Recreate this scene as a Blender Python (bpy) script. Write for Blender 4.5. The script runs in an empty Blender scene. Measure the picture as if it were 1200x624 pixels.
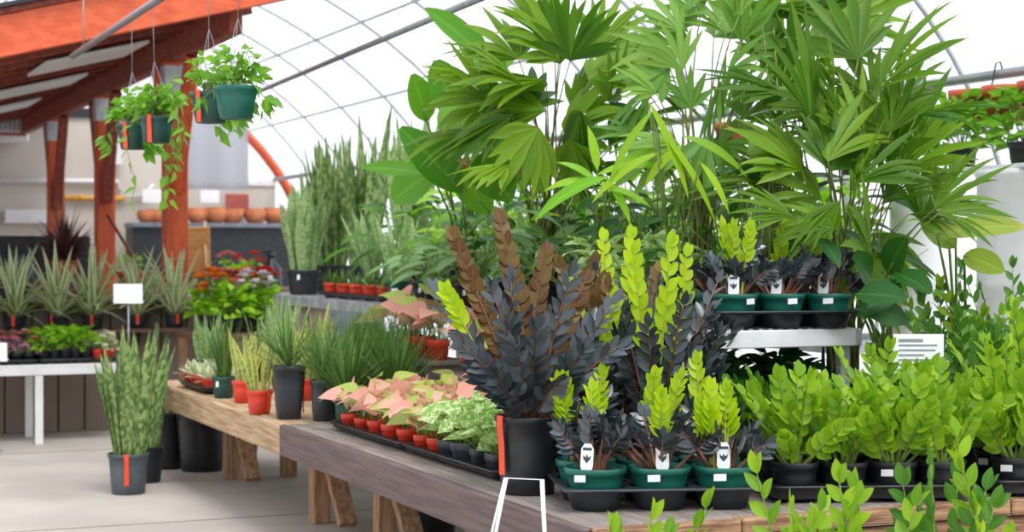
import bpy, math, random
from mathutils import Vector, Matrix
R = random.Random(7)
C = bpy.context.scene.collection
PI = math.pi
F, CX, HY, EYE = 2000.0, 600.0, 295.0, 1.4
U2 = Vector((-.3955, .9185, 0)); V2 = Vector((.9185, .3955, 0)); Z = Vector((0, 0, 1))
C0 = Vector((.23, 5.09, 0))
TH = math.atan2(V2.y, V2.x)          # heading of the v axis

def at(px, py, Y):
    return Vector(((px - CX) / F * Y, Y, EYE - (py - HY) / F * Y))
def onz(px, py, z):
    Y = (EYE - z) * F / (py - HY)
    return Vector(((px - CX) / F * Y, Y, z))
def T(u, v, z=0):
    return C0 + U2 * u + V2 * v + Z * z
def uv(p):
    d = Vector(p) - C0
    return d.dot(U2), d.dot(V2)
def lin(c):
    return tuple(((x / 255) / 12.92 if x / 255 <= .04045 else ((x / 255 + .055) / 1.055) ** 2.4) for x in c) + (1,)

# ------------------------------------------------------------------ materials
MATS = {}
class NT:
    def __init__(s, name):
        s.m = bpy.data.materials.new(name); s.m.use_nodes = True
        s.t = s.m.node_tree; s.n = s.t.nodes; s.n.clear()
        s.out = s.n.new('ShaderNodeOutputMaterial')
        MATS[name] = s.m
    def new(s, typ, **kw):
        x = s.n.new('ShaderNode' + typ)
        for k, v in kw.items(): setattr(x, k, v)
        return x
    def link(s, a, b): s.t.links.new(a, b)
    def val(s, sock, v):
        if hasattr(v, 'links'): s.link(v, sock)
        else: sock.default_value = v
    def math(s, op, a, b=0.0, c=None):
        x = s.new('Math', operation=op); s.val(x.inputs[0], a); s.val(x.inputs[1], b)
        if c is not None: s.val(x.inputs[2], c)
        return x.outputs[0]
    def mix(s, f, a, b):
        x = s.new('Mix', data_type='RGBA'); s.val(x.inputs[0], f); s.val(x.inputs[6], a); s.val(x.inputs[7], b)
        return x.outputs[2]
    def ramp(s, f, lo, hi):
        x = s.new('MapRange', interpolation_type='SMOOTHSTEP')
        s.val(x.inputs[0], f); x.inputs[1].default_value = lo; x.inputs[2].default_value = hi
        return x.outputs[0]
    def noise(s, scale, detail=3, coord=None, stretch=None):
        tc = s.new('TexCoord'); o = tc.outputs['Object'] if coord is None else coord
        if stretch:
            mp = s.new('Mapping'); mp.inputs['Scale'].default_value = stretch; s.link(o, mp.inputs[0]); o = mp.outputs[0]
        x = s.new('TexNoise'); x.inputs['Scale'].default_value = scale; x.inputs['Detail'].default_value = detail
        s.link(o, x.inputs['Vector']); return x.outputs['Fac']
    def principled(s, col, rough=.5, metal=0, spec=.5, bump=None, bstr=.2):
        p = s.new('BsdfPrincipled'); s.val(p.inputs['Base Color'], col); s.val(p.inputs['Roughness'], rough)
        p.inputs['Metallic'].default_value = metal; p.inputs['Specular IOR Level'].default_value = spec
        if bump is not None:
            b = s.new('Bump'); b.inputs['Strength'].default_value = bstr; b.inputs['Distance'].default_value = .01
            s.link(bump, b.inputs['Height']); s.link(b.outputs[0], p.inputs['Normal'])
        return p.outputs[0]
    def done(s, sh): s.link(sh, s.out.inputs[0]); return s.m

def plain(name, c, rough=.5, metal=0, var=.12, scale=12, spec=.5, stretch=None, c2=None, bstr=.15):
    t = NT(name); n = t.noise(scale, 4, stretch=stretch)
    a = lin(c); b = lin(c2) if c2 else lin([x * (1 - var) for x in c])
    return t.done(t.principled(t.mix(t.ramp(n, .3, .7), a, b), rough, metal, spec, bump=n, bstr=bstr))

def leafmat(name, c1, c2, kind='plain', c3=None, rough=.42, trans=.3, spec=.32):
    """c1/c2: leaf to leaf variation, for some leaves also painted light, c3: pattern colour."""
    t = NT(name); at_ = t.new('Attribute', attribute_name='lf')
    sp = t.new('SeparateXYZ'); t.link(at_.outputs['Vector'], sp.inputs[0])
    lu, lv, lr = sp.outputs
    oi = t.new('ObjectInfo').outputs['Random']
    r = t.math('ADD', t.math('MULTIPLY', lr, .7), t.math('MULTIPLY', oi, .3))
    col = t.mix(r, lin(c1), lin(c2))
    au = t.math('ABSOLUTE', lu)
    c3l = lin(c3) if c3 else None
    if kind == 'plain':
        rib = t.math('SUBTRACT', 1.0, t.ramp(au, .03, .16))
        col = t.mix(t.math('MULTIPLY', rib, .35), col, c3l or lin([min(255, x * 1.25 + 20) for x in c1]))
    elif kind == 'tip':                     # whole leaf drifts to c3 at its tip
        col = t.mix(t.math('MULTIPLY', t.ramp(lv, .86, 1.0), t.ramp(r, .62, .75)), col, c3l)
        rib = t.math('SUBTRACT', 1.0, t.ramp(au, .02, .2))
        st = t.math('SINE', t.math('MULTIPLY', lu, 22.0)); col = t.mix(t.math('MULTIPLY', t.ramp(st, .2, 1.0), .22), col, lin([x * .6 for x in c1]))
        col = t.mix(t.math('MULTIPLY', rib, .3), col, lin([min(255, x * 1.3 + 20) for x in c1]))
    elif kind in ('band', 'bandy'):
        cx = t.new('CombineXYZ'); t.val(cx.inputs[0], t.math('MULTIPLY', lu, .8)); t.val(cx.inputs[1], t.math('MULTIPLY', lv, 14)); t.val(cx.inputs[2], t.math('MULTIPLY', lr, 20))
        n = t.noise(1.4, 3, cx.outputs[0])
        col = t.mix(t.ramp(n, .42, .6), col, c3l)
        if kind == 'bandy': col = t.mix(t.ramp(au, .55, .7), col, lin((214, 205, 96)))
    elif kind == 'edge':                    # cream margins, green middle
        cx = t.new('CombineXYZ'); t.val(cx.inputs[0], t.math('MULTIPLY', lu, 5)); t.val(cx.inputs[1], t.math('MULTIPLY', lv, 1.2)); t.val(cx.inputs[2], t.math('MULTIPLY', lr, 20))
        n = t.noise(1.2, 2, cx.outputs[0])
        col = t.mix(t.ramp(t.math('ADD', t.math('MULTIPLY', au, .6), t.math('MULTIPLY', n, .7)), .48, .68), col, c3l)
    elif kind == 'mottle':
        cx = t.new('CombineXYZ'); t.val(cx.inputs[0], t.math('MULTIPLY', lu, 2)); t.val(cx.inputs[1], t.math('MULTIPLY', lv, 4)); t.val(cx.inputs[2], t.math('MULTIPLY', lr, 30))
        n = t.noise(1.6, 3, cx.outputs[0])
        col = t.mix(t.ramp(n, .45, .58), col, c3l)
    elif kind == 'vein':                    # pale side veins slanting to the margin
        w = t.math('SINE', t.math('MULTIPLY', t.math('SUBTRACT', lv, t.math('MULTIPLY', au, .28)), 60.0))
        col = t.mix(t.math('MULTIPLY', t.ramp(w, .0, .8), t.math('SUBTRACT', 1.0, t.ramp(au, .7, .9))), col, c3l)
    elif kind == 'heartvein':               # pink centre, green rim
        cx = t.new('CombineXYZ'); t.val(cx.inputs[0], t.math('MULTIPLY', lu, 2)); t.val(cx.inputs[1], t.math('MULTIPLY', lv, 3)); t.val(cx.inputs[2], t.math('MULTIPLY', lr, 30))
        n = t.noise(1.3, 2, cx.outputs[0])
        f = t.ramp(t.math('ADD', t.math('ADD', t.math('MULTIPLY', au, .2), t.math('MULTIPLY', n, .5)), t.math('MULTIPLY', lr, .75)), .72, .92)
        col = t.mix(f, col, c3l)
    p = t.principled(col, rough, 0, spec)
    if trans > 0:
        tr = t.new('BsdfTranslucent'); t.link(t.mix(.35, col, lin([min(255, x * 1.2 + k_) for x, k_ in zip(c1 if kind != 'heartvein' else c2, (44, 40, 4))])), tr.inputs[0])
        mx = t.new('MixShader'); mx.inputs[0].default_value = trans
        t.link(p, mx.inputs[1]); t.link(tr.outputs[0], mx.inputs[2]); p = mx.outputs[0]
    return t.done(p)

def make_mats():
    plain('concrete', (196, 186, 177), .75, var=.10, scale=1.3, bstr=.05)
    plain('black_plastic', (38, 41, 45), .38, var=.25, scale=20)
    plain('charcoal_plastic', (52, 58, 64), .42, var=.2, scale=8)
    plain('grey_plastic', (86, 96, 102), .5, var=.2, scale=8)
    plain('green_plastic', (26, 104, 88), .35, var=.15, scale=8)
    plain('dark_green_plastic', (32, 82, 74), .4, var=.2, scale=8)
    plain('red_plastic', (226, 66, 44), .4, var=.12, scale=8)
    plain('orange_tape', (240, 78, 34), .5, var=.06)
    plain('white_plastic', (236, 238, 240), .45, var=.04)
    plain('white_paint', (232, 232, 232), .45, var=.05, scale=6)
    plain('grey_paint', (150, 156, 164), .4, var=.12)
    plain('paper', (244, 245, 246), .7, var=.02)
    plain('print_dark', (45, 70, 80), .7)
    plain('print_grey', (150, 155, 160), .7)
    plain('print_green', (60, 110, 70), .7)
    plain('galvanised', (196, 201, 206), .42, metal=.35, var=.2, scale=9)
    plain('pipe_grey', (150, 152, 156), .4, metal=.5, var=.1)
    plain('hoop_grey', (186, 190, 198), .5, metal=.2, var=.05)
    plain('soil', (98, 62, 44), .95, scale=90, c2=(60, 38, 28), bstr=.8)
    plain('bark_chips', (150, 92, 66), .9, scale=70, c2=(86, 46, 32), bstr=1)
    plain('terracotta', (206, 96, 62), .75, var=.15, scale=6)
    plain('orange_glaze', (232, 140, 92), .6, var=.2, scale=10)
    plain('stained_wood', (208, 92, 46), .55, scale=4, stretch=(6, 6, .6), c2=(180, 70, 36))
    plain('beam_wood', (222, 102, 58), .5, scale=3, stretch=(.8, 7, 7), c2=(200, 80, 44))
    plain('dark_shaded_wood', (150, 66, 42), .6, scale=4, stretch=(6, .6, 6), c2=(108, 48, 34))  # same orange stain, darkened to paint in the shadow under the roof
    plain('raw_wood', (204, 176, 140), .8, scale=4, stretch=(14, .8, 14), c2=(160, 126, 92), bstr=.5)
    plain('old_wood', (176, 138, 104), .85, scale=7, stretch=(1, 7, 9), c2=(112, 76, 56), bstr=.8)
    plain('grey_wood', (150, 140, 132), .8, scale=4, stretch=(14, .8, 14), c2=(120, 108, 102), bstr=.5)
    plain('brown_paint', (112, 94, 90), .6, scale=4, stretch=(9, .8, 14), c2=(88, 72, 70), bstr=.4)
    plain('leg_wood', (190, 150, 112), .8, scale=6, stretch=(9, 9, 1), c2=(140, 104, 76), bstr=.4)
    plain('board_brown', (196, 140, 78), .6, scale=3, stretch=(1, 1, 6), c2=(160, 106, 58))
    plain('beige_wall', (208, 198, 186), .8, var=.05, scale=1)
    plain('siding', (138, 122, 110), .8, var=.1, scale=3, stretch=(1, 1, .4))
    plain('ledge_wood', (120, 86, 72), .7, scale=5, stretch=(1, 8, 8), c2=(92, 62, 52))
    plain('dark_metal', (50, 52, 56), .45, metal=.3)
    plain('steel_counter', (128, 134, 144), .4, metal=.4)
    plain('yellow_pipe', (232, 170, 60), .5)
    plain('shoot_stem', (168, 176, 70), .5)
    plain('raven_stem', (150, 96, 72), .5, scale=14, c2=(74, 56, 48))
    plain('green_stem', (128, 152, 62), .5, scale=20, c2=(92, 116, 46))
    plain('palm_stem', (138, 150, 66), .6, scale=20, c2=(104, 106, 58))
    plain('brown_stem', (120, 88, 66), .7)
    plain('flower_red', (224, 50, 44), .5); plain('flower_white', (246, 234, 238), .5)
    plain('flower_orange', (240, 150, 50), .5); plain('flower_pink', (238, 150, 150), .5)
    plain('teal_glaze', (96, 176, 176), .4)
    plain('red_print', (180, 90, 80), .7)
    leafmat('L_raven', (24, 31, 30), (78, 90, 96), 'plain', (92, 104, 114), rough=.28, trans=.05, spec=.8)  # lighter tone paints bluish sheen highlights into random leaves
    leafmat('L_lime', (150, 190, 12), (192, 214, 36), 'plain', (196, 218, 70), trans=.4)
    leafmat('L_zz', (84, 138, 18), (166, 200, 40), 'plain', (160, 192, 70), trans=.34)
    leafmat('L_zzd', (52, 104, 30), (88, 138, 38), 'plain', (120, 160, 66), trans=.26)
    leafmat('L_bronze', (86, 50, 26), (122, 104, 52), 'plain', (140, 112, 64), trans=.2)
    leafmat('L_palm', (38, 92, 14), (138, 176, 34), 'tip', (190, 170, 70), trans=.42)  # wide spread paints sunlit tops and shaded undersides into the greens
    leafmat('L_palmpale', (90, 140, 56), (134, 172, 66), 'tip', (190, 180, 90), trans=.38)
    leafmat('L_paddle', (62, 128, 24), (112, 164, 44), 'plain', (140, 184, 80), trans=.38)
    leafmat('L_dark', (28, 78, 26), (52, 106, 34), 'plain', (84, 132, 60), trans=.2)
    leafmat('L_yellow', (110, 150, 50), (168, 176, 70), 'tip', (206, 180, 80), trans=.35)
    leafmat('L_sans', (72, 108, 56), (108, 138, 74), 'band', (158, 180, 112), trans=.12)
    leafmat('L_sansy', (104, 138, 76), (120, 150, 84), 'bandy', (170, 186, 116), trans=.15)
    leafmat('L_sansw', (104, 144, 84), (140, 168, 106), 'band', (168, 192, 132), trans=.15)
    leafmat('L_grass', (56, 98, 40), (116, 148, 70), 'plain', trans=.15)
    leafmat('L_edge', (112, 152, 84), (144, 174, 104), 'edge', (222, 226, 186), trans=.2)
    leafmat('L_pink', (238, 156, 144), (244, 192, 174), 'heartvein', (164, 184, 80), trans=.3)
    leafmat('L_green_mott', (120, 172, 78), (150, 190, 96), 'mottle', (222, 232, 180), trans=.3)
    leafmat('L_vein', (62, 118, 50), (88, 140, 62), 'vein', (176, 200, 136), trans=.3)
    leafmat('L_pothos', (88, 150, 36), (138, 186, 54), 'plain', (170, 204, 90), trans=.4)
    leafmat('L_lush', (108, 174, 30), (168, 208, 52), 'plain', trans=.38)
    leafmat('L_purple', (104, 50, 78), (140, 70, 104), 'mottle', (222, 176, 200), trans=.2)
    leafmat('L_plum', (70, 36, 44), (96, 54, 58), 'plain', trans=.15)
    leafmat('L_succ', (150, 176, 120), (170, 190, 140), 'edge', (222, 220, 190), trans=.15)
    # greenhouse film: thin white plastic that lets most daylight through
    t = NT('film'); tr = t.new('BsdfTransparent'); tr.inputs[0].default_value = (.86, .88, .92, 1)
    tl = t.new('BsdfTranslucent'); tl.inputs[0].default_value = (.84, .86, .90, 1)
    mx = t.new('MixShader'); mx.inputs[0].default_value = .4
    t.link(tr.outputs[0], mx.inputs[1]); t.link(tl.outputs[0], mx.inputs[2]); t.done(mx.outputs[0])
    t = NT('curtain_film'); tr = t.new('BsdfTransparent'); tr.inputs[0].default_value = (.66, .67, .70, 1)
    tl = t.new('BsdfTranslucent'); tl.inputs[0].default_value = (.62, .63, .67, 1)
    mx = t.new('MixShader'); mx.inputs[0].default_value = .8
    t.link(tr.outputs[0], mx.inputs[1]); t.link(tl.outputs[0], mx.inputs[2]); t.done(mx.outputs[0])
    # concrete floor with saw-cut joints
    m = bpy.data.materials['concrete']
make_mats()

# ------------------------------------------------------------------ mesh builder
def ortho(d):
    a = Vector((R.uniform(-1, 1), R.uniform(-1, 1), .02))
    return (a - d * a.dot(d)).normalized()

PROF = {
    'lance': lambda t: max(.03, math.sin(PI * t ** .85)) ** .8,
    'zz': lambda t: max(.02, math.sin(PI * t ** .85)) ** .68,
    'paddle': lambda t: max(.05, math.sin(PI * t ** .9)) ** .6,
    'blade': lambda t: (.55 + .45 * min(1, t / .45)) * max(.01, 1 - max(0, (t - .55) / .45) ** 1.8),
    'strap': lambda t: (.75 + .25 * min(1, t * 4)) * max(.02, 1 - t ** 2.4),
    'heart': lambda t: max(.05, math.sqrt(t / .22) if t < .22 else 1 - ((t - .22) / .78) ** 1.35),
    'seg': lambda t: max(.02, t / .5 if t < .5 else 1 - ((t - .5) / .5) ** 1.6),
}
class MB:
    def __init__(s): s.v = []; s.f = []; s.a = []; s.mi = []; s.sm = []
    def _add(s, vs, fs, attr=None, mi=0, sm=True):
        o = len(s.v); s.v += [tuple(x) for x in vs]
        s.a += attr if attr else [(0, 0, 0)] * len(vs)
        for f in fs: s.f.append([i + o for i in f]); s.mi.append(mi); s.sm.append(sm)
    def leaf(s, p, d, L, W, n=None, droop=0., fold=.25, seg=6, prof='lance', mi=0, r=None, twist=0., wave=0., side=True):
        p = Vector(p); d = Vector(d).normalized(); r = R.random() if r is None else r
        if n is None:
            sd = d.cross(Z)
            if sd.length < .15: sd = d.cross(ortho(d))
        else: sd = d.cross(Vector(n))
        sd.normalize(); vs = []; at_ = []; fs = []; pr = PROF[prof]; k = droop / seg
        ph = R.uniform(0, 6)
        for i in range(seg + 1):
            t = i / seg; nn = sd.cross(d).normalized()
            sdd = sd
            if twist: sdd = Matrix.Rotation(twist * t, 3, d) @ sd; nn = sdd.cross(d).normalized()
            w = W * pr(t) * .5
            wv = wave * W * math.sin(ph + t * 9)
            vs += [p - sdd * w + nn * (fold * w + wv), p.copy(), p + sdd * w + nn * (fold * w - wv)]
            at_ += [(-1, t, r), (0, t, r), (1, t, r)]
            if i < seg:
                a = 3 * i; fs += [(a, a + 1, a + 4, a + 3), (a + 1, a + 2, a + 5, a + 4)]
                p = p + d * (L / seg)
                d = (d + Vector((0, 0, -k))).normalized()
                sd = (sd - d * sd.dot(d)).normalized()
        s._add(vs, fs, at_, mi)
        return p
    def tube(s, pts, rad, n=6, mi=0, cap=True):
        pts = [Vector(p) for p in pts]; N = len(pts)
        rad = rad if isinstance(rad, (list, tuple)) else [rad] * N
        vs = []; fs = []; prev = None
        for i, p in enumerate(pts):
            d = (pts[min(i + 1, N - 1)] - pts[max(i - 1, 0)]).normalized()
            if prev is None:
                prev = d.cross(Z)
                if prev.length < .1: prev = d.cross(Vector((0, 1, 0)))
            a = (prev - d * prev.dot(d)).normalized(); b = d.cross(a); prev = a
            for j in range(n):
                q = 2 * PI * j / n; vs.append(p + (a * math.cos(q) + b * math.sin(q)) * rad[i])
        for i in range(N - 1):
            for j in range(n):
                k = (j + 1) % n; fs.append((i * n + j, i * n + k, (i + 1) * n + k, (i + 1) * n + j))
        if cap: fs.append(tuple(range(n))[::-1]); fs.append(tuple(range((N - 1) * n, N * n)))
        s._add(vs, fs, None, mi)
    def box(s, c, half, rz=0, mi=0, ax=None, bev=.0):
        """oriented box; ax = three axis vectors or heading rz; bev: chamfer of the outline"""
        c = Vector(c)
        if ax is None: ax = (Vector((math.cos(rz), math.sin(rz), 0)), Vector((-math.sin(rz), math.cos(rz), 0)), Z)
        hx, hy, hz = half; b = min(bev, .45 * min(half))
        vs = []; 
        if b <= 0:
            for z in (-1, 1):
                for x, y in ((-1, -1), (1, -1), (1, 1), (-1, 1)): vs.append(c + ax[0] * x * hx + ax[1] * y * hy + ax[2] * z * hz)
            fs = [(3, 2, 1, 0), (4, 5, 6, 7)] + [(i, (i + 1) % 4, 4 + (i + 1) % 4, 4 + i) for i in range(4)]
        else:
            def ring(ix, iz):
                x, y = hx - ix, hy - ix
                o = [(-x + (b - ix), -y), (x - (b - ix), -y), (x, -y + (b - ix)), (x, y - (b - ix)), (x - (b - ix), y), (-x + (b - ix), y), (-x, y - (b - ix)), (-x, -y + (b - ix))]
                return [c + ax[0] * q[0] + ax[1] * q[1] + ax[2] * iz for q in o]
            vs = ring(b * .99, -hz) + ring(0, -hz + b) + ring(0, hz - b) + ring(b * .99, hz)
            fs = [tuple(range(8))[::-1], tuple(range(24, 32))]
            for k in range(3):
                for i in range(8): j = (i + 1) % 8; fs.append((k * 8 + i, k * 8 + j, k * 8 + 8 + j, k * 8 + 8 + i))
        s._add(vs, fs, None, mi, False)
    def lathe(s, prof, c=(0, 0, 0), n=24, mi=0, p=0, sm=True, smart=None):
        c = Vector(c); vs = []; fs = []; m = len(prof)
        for (r, z) in prof:
            for j in range(n):
                q = 2 * PI * (j + .5) / n; k = 1.
                if p: k = 1 / (abs(math.cos(q)) ** p + abs(math.sin(q)) ** p) ** (1 / p)
                vs.append(c + Vector((r * k * math.cos(q), r * k * math.sin(q), z)))
        for i in range(m - 1):
            for j in range(n): k = (j + 1) % n; fs.append((i * n + j, i * n + k, (i + 1) * n + k, (i + 1) * n + j))
        if prof[0][0] > 1e-5: fs.append(tuple(range(n))[::-1])
        s._add(vs, fs, None, mi, sm)
    def poly(s, pts, thick, nrm, mi=0):
        """flat polygon with thickness"""
        n = len(pts); nrm = Vector(nrm).normalized()
        vs = [Vector(p) - nrm * thick / 2 for p in pts] + [Vector(p) + nrm * thick / 2 for p in pts]
        fs = [tuple(range(n))[::-1], tuple(range(n, 2 * n))] + [(i, (i + 1) % n, n + (i + 1) % n, n + i) for i in range(n)]
        s._add(vs, fs, None, mi, False)
    def build(s, name, mats, parent=None, loc=None):
        me = bpy.data.meshes.new(name); me.from_pydata(s.v, [], s.f)
        for m in ([mats] if isinstance(mats, str) else mats): me.materials.append(MATS[m])
        me.polygons.foreach_set('material_index', s.mi); me.polygons.foreach_set('use_smooth', s.sm)
        at_ = me.attributes.new('lf', 'FLOAT_VECTOR', 'POINT')
        at_.data.foreach_set('vector', [x for q in s.a for x in q]); me.update()
        o = bpy.data.objects.new(name, me); C.objects.link(o)
        if parent is not None: o.parent = parent
        if loc is not None: o.location = loc
        return o

def thing(name, loc=(0, 0, 0), label=None, cat=None, group=None, rz=0, s=1):
    o = bpy.data.objects.new(name, None); C.objects.link(o); o.empty_display_size = .05
    o.location = loc; o.rotation_euler.z = rz; o.scale = (s, s, s)
    tag(o, label, cat, group); return o
def tag(o, label=None, cat=None, group=None, kind=None):
    if label: o['label'] = label
    if cat: o['category'] = cat
    if group: o['group'] = group
    if kind: o['kind'] = kind
    return o
def struct(o): o['kind'] = 'structure'; return o
KIDS = {}
def copy_tree(o, parent=None):
    c = o.copy(); C.objects.link(c)
    if parent is not None: c.parent = parent
    for ch in list(o.children): copy_tree(ch, c)
    return c
POOL = {}; MAKER = {}
def place(key, fn, nvar, loc, label, group=None, rz=None, s=1.0):
    """first nvar calls build fresh plants, later ones copy them with all their parts"""
    lst = POOL.setdefault(key, [])
    if fn: MAKER[key] = fn
    else: fn = MAKER[key]
    if len(lst) < nvar: o = fn(); lst.append(o)
    else: o = copy_tree(lst[R.randrange(nvar)])
    o.location = loc; o.rotation_euler.z = R.uniform(0, 6.28) if rz is None else rz; o.scale = (s, s, s)
    o['label'] = label
    if group: o['group'] = group
    elif 'group' in o: del o['group']
    return o
def spherical(az, el): return Vector((math.cos(az) * math.cos(el), math.sin(az) * math.cos(el), math.sin(el)))
def num(n):
    t = {2: 'twenty', 3: 'thirty'}
    return ORD[n - 1] if n <= 20 else t[n // 10] + ('-' + ORD[n % 10 - 1] if n % 10 else 'th')
ORD = ['first', 'second', 'third', 'fourth', 'fifth', 'sixth', 'seventh', 'eighth', 'ninth', 'tenth', 'eleventh', 'twelfth', 'thirteenth', 'fourteenth', 'fifteenth', 'sixteenth', 'seventeenth', 'eighteenth', 'nineteenth', 'twentieth']

# ------------------------------------------------------------------ pots and trays
def pot(root, r, h, mat='black_plastic', taper=.76, rim=.022, soil='soil', sq=0, band=True):
    m = MB(); b = r * taper
    pr = [(0, 0), (b * .9, 0), (b, .004), (b + (r * .95 - b) * .5, h * .5), (r * .95, h - rim), (r, h - rim + .002), (r * 1.02, h - .002), (r * 1.0, h), (r * .93, h - .001), (r * .9, h - .02)]
    if band: pr[3:4] = [(b + (r * .95 - b) * .2, h * .2), (b + (r * .95 - b) * .2 + .002, h * .22), (b + (r * .95 - b) * .62, h * .62)]
    pr.append((b * .9, .01)); pr.append((0, .01))
    m.lathe(pr, n=28 if not sq else 32, p=sq); m.build('nursery_pot', mat, root)
    g = MB(); hz = h - rim * .9 - .006; n = 18; rr = r * .9
    vs = [(0, 0, hz + .006)]; fs = []
    for k, f in enumerate((.5, .985)):
        for j in range(n):
            q = 2 * PI * j / n; kk = 1.
            if sq: kk = 1 / (abs(math.cos(q)) ** sq + abs(math.sin(q)) ** sq) ** (1 / sq)
            vs.append((rr * f * kk * math.cos(q), rr * f * kk * math.sin(q), hz + R.uniform(0, .008) * (1 - k * .6)))
    for j in range(n):
        k = (j + 1) % n; fs.append((0, 1 + j, 1 + k)); fs.append((1 + j, 1 + n + j, 1 + n + k, 1 + k))
    g._add(vs, fs); g.build('potting_soil', soil, root)
    return hz
def plant_tag(root, p, rz, h=.105, w=.042):
    """white arched care tag with a dark leaf print"""
    ax = Vector((math.cos(rz), math.sin(rz), 0)); n = Vector((math.sin(rz), -math.cos(rz), 0)); p = Vector(p)
    up = (Z + n * -.15).normalized()
    pts = [p - ax * w * .2, p + ax * w * .2, p + ax * w / 2 + up * h * .3, p + ax * w / 2 + up * h * .85, p + ax * w * .25 + up * h, p - ax * w * .25 + up * h, p - ax * w / 2 + up * h * .85, p - ax * w / 2 + up * h * .3]
    m = MB(); m.poly(pts, .0015, n); o = m.build('care_tag', 'white_plastic', root); o['label'] = 'white plastic care tag with a dark leaf drawing'
    g = MB()
    for a in (-.5, 0, .5):
        q = p + up * h * .42 + n * .0016; d = (up * math.cos(a) + ax * math.sin(a))
        sd = d.cross(n).normalized()
        g.poly([q, q + d * h * .16 + sd * w * .1, q + d * h * .26, q + d * h * .16 - sd * w * .1], .0006, n)
    g.poly([p + ax * w * sx * .36 + up * h * z_ + n * .0016 for sx, z_ in ((-1, .8), (1, .8), (1, .88), (-1, .88))], .0006, n)
    g.build('leaf_print', 'print_dark', o)
def sticker(root, r, z, rz, w=.04, h=.022):
    ax = Vector((math.cos(rz), math.sin(rz), 0)); n = Vector((math.sin(rz), -math.cos(rz), 0))
    p = n * r; m = MB()
    m.poly([p - ax * w / 2 + Z * (z - h / 2), p + ax * w / 2 + Z * (z - h / 2 + .002), p + ax * w / 2 + Z * (z + h / 2 + .002), p - ax * w / 2 + Z * (z + h / 2)], .0012, n)
    m.build('price_sticker', 'white_plastic', root)
def tape(root, r, z0, z1, rz, w=.026, off=.004, name='orange_tag'):
    ax = Vector((math.cos(rz), math.sin(rz), 0)); n = Vector((math.sin(rz), -math.cos(rz), 0)); m = MB()
    pts = [(r * .93, z1 - .02), (r * 1.01 + off, z1 + .004), (r * 1.02 + off, z1 - .03), (r * .95 + off, (z0 + z1) / 2), (r * .93 + off, z0)]
    vs = []; fs = []
    for k in (0, .0015):
        for (a, z) in pts:
            for sg in (-1, 1): vs.append(n * (a + k) + ax * sg * w / 2 + Z * z)
    N = len(pts)
    for i in range(N - 1):
        a = 2 * i; fs += [(a, a + 1, a + 3, a + 2), (2 * N + a + 2, 2 * N + a + 3, 2 * N + a + 1, 2 * N + a)]
    m._add(vs, fs, None, 0, False); o = m.build(name, 'orange_tape', root)

def cell_tray(name, nx, ny, pitch, r, h, loc, label, cat='tray', group=None, rz=TH, mat='black_plastic', py=None, lip=.012, deck=.65):
    """carry tray: flat deck with a round well per pot and a flanged skirt"""
    py = py or pitch; root = thing(name, loc, label, cat, group, rz)
    m = MB(); N = 24; dz = h; x0 = -nx * pitch / 2; y0 = -ny * py / 2; b = r * .8
    for i in range(nx):
        for j in range(ny):
            cx, cy = x0 + (i + .5) * pitch, y0 + (j + .5) * py; vs = []; fs = []
            for k in range(N):
                q = 2 * PI * (k + .5) / N; c, s_ = math.cos(q), math.sin(q); kk = 1 / max(abs(c), abs(s_))
                vs.append((cx + c * kk * pitch / 2, cy + s_ * kk * py / 2, dz))
            for rr, z in ((r, dz), (r * .97, dz - .006), (b, .003), (0.001, .003)):
                for k in range(N):
                    q = 2 * PI * (k + .5) / N; vs.append((cx + rr * math.cos(q), cy + rr * math.sin(q), z))
            for a in range(4):
                for k in range(N): e = (k + 1) % N; fs.append((a * N + k, a * N + e, (a + 1) * N + e, (a + 1) * N + k))
            m._add(vs, fs, None, 0, True)
            m.lathe([(b * .99, 0), (r * 1.02, dz - .004)], (cx, cy, 0), N)
    m.build('tray_wells', mat, root)
    g = MB(); X, Y_ = nx * pitch / 2, ny * py / 2; rad = min(.03, r)
    def outline(e):
        o = []
        for (sx, sy, a0) in ((1, 1, 0), (-1, 1, .5), (-1, -1, 1), (1, -1, 1.5)):
            for k in range(4): q = (a0 + k / 6) * PI; o.append((sx * (X + e - rad) + rad * math.cos(q), sy * (Y_ + e - rad) + rad * math.sin(q)))
        return o
    vs = []; fs = []; rings = [(-.002, dz + .0), (lip * .5, dz + .002), (lip, dz + .001), (lip, dz - .006), (lip * .4, dz - .008), (0, dz * (1 - deck))]
    for e, z in rings:
        for (x, y) in outline(e): vs.append((x, y, z))
    n = 16
    for a in range(len(rings) - 1):
        for k in range(n): e = (k + 1) % n; fs.append((a * n + k, a * n + e, (a + 1) * n + e, (a + 1) * n + k))
    g._add(vs, fs); g.build('tray_rim', mat, root)
    return root
def cell_pos(root_loc, nx, ny, pitch, i, j, rz=TH, py=None):
    py = py or pitch
    x, y = (-nx * pitch / 2 + (i + .5) * pitch), (-ny * py / 2 + (j + .5) * py)
    c, s_ = math.cos(rz), math.sin(rz)
    return Vector((root_loc[0] + x * c - y * s_, root_loc[1] + x * s_ + y * c, root_loc[2] + .004))

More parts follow.
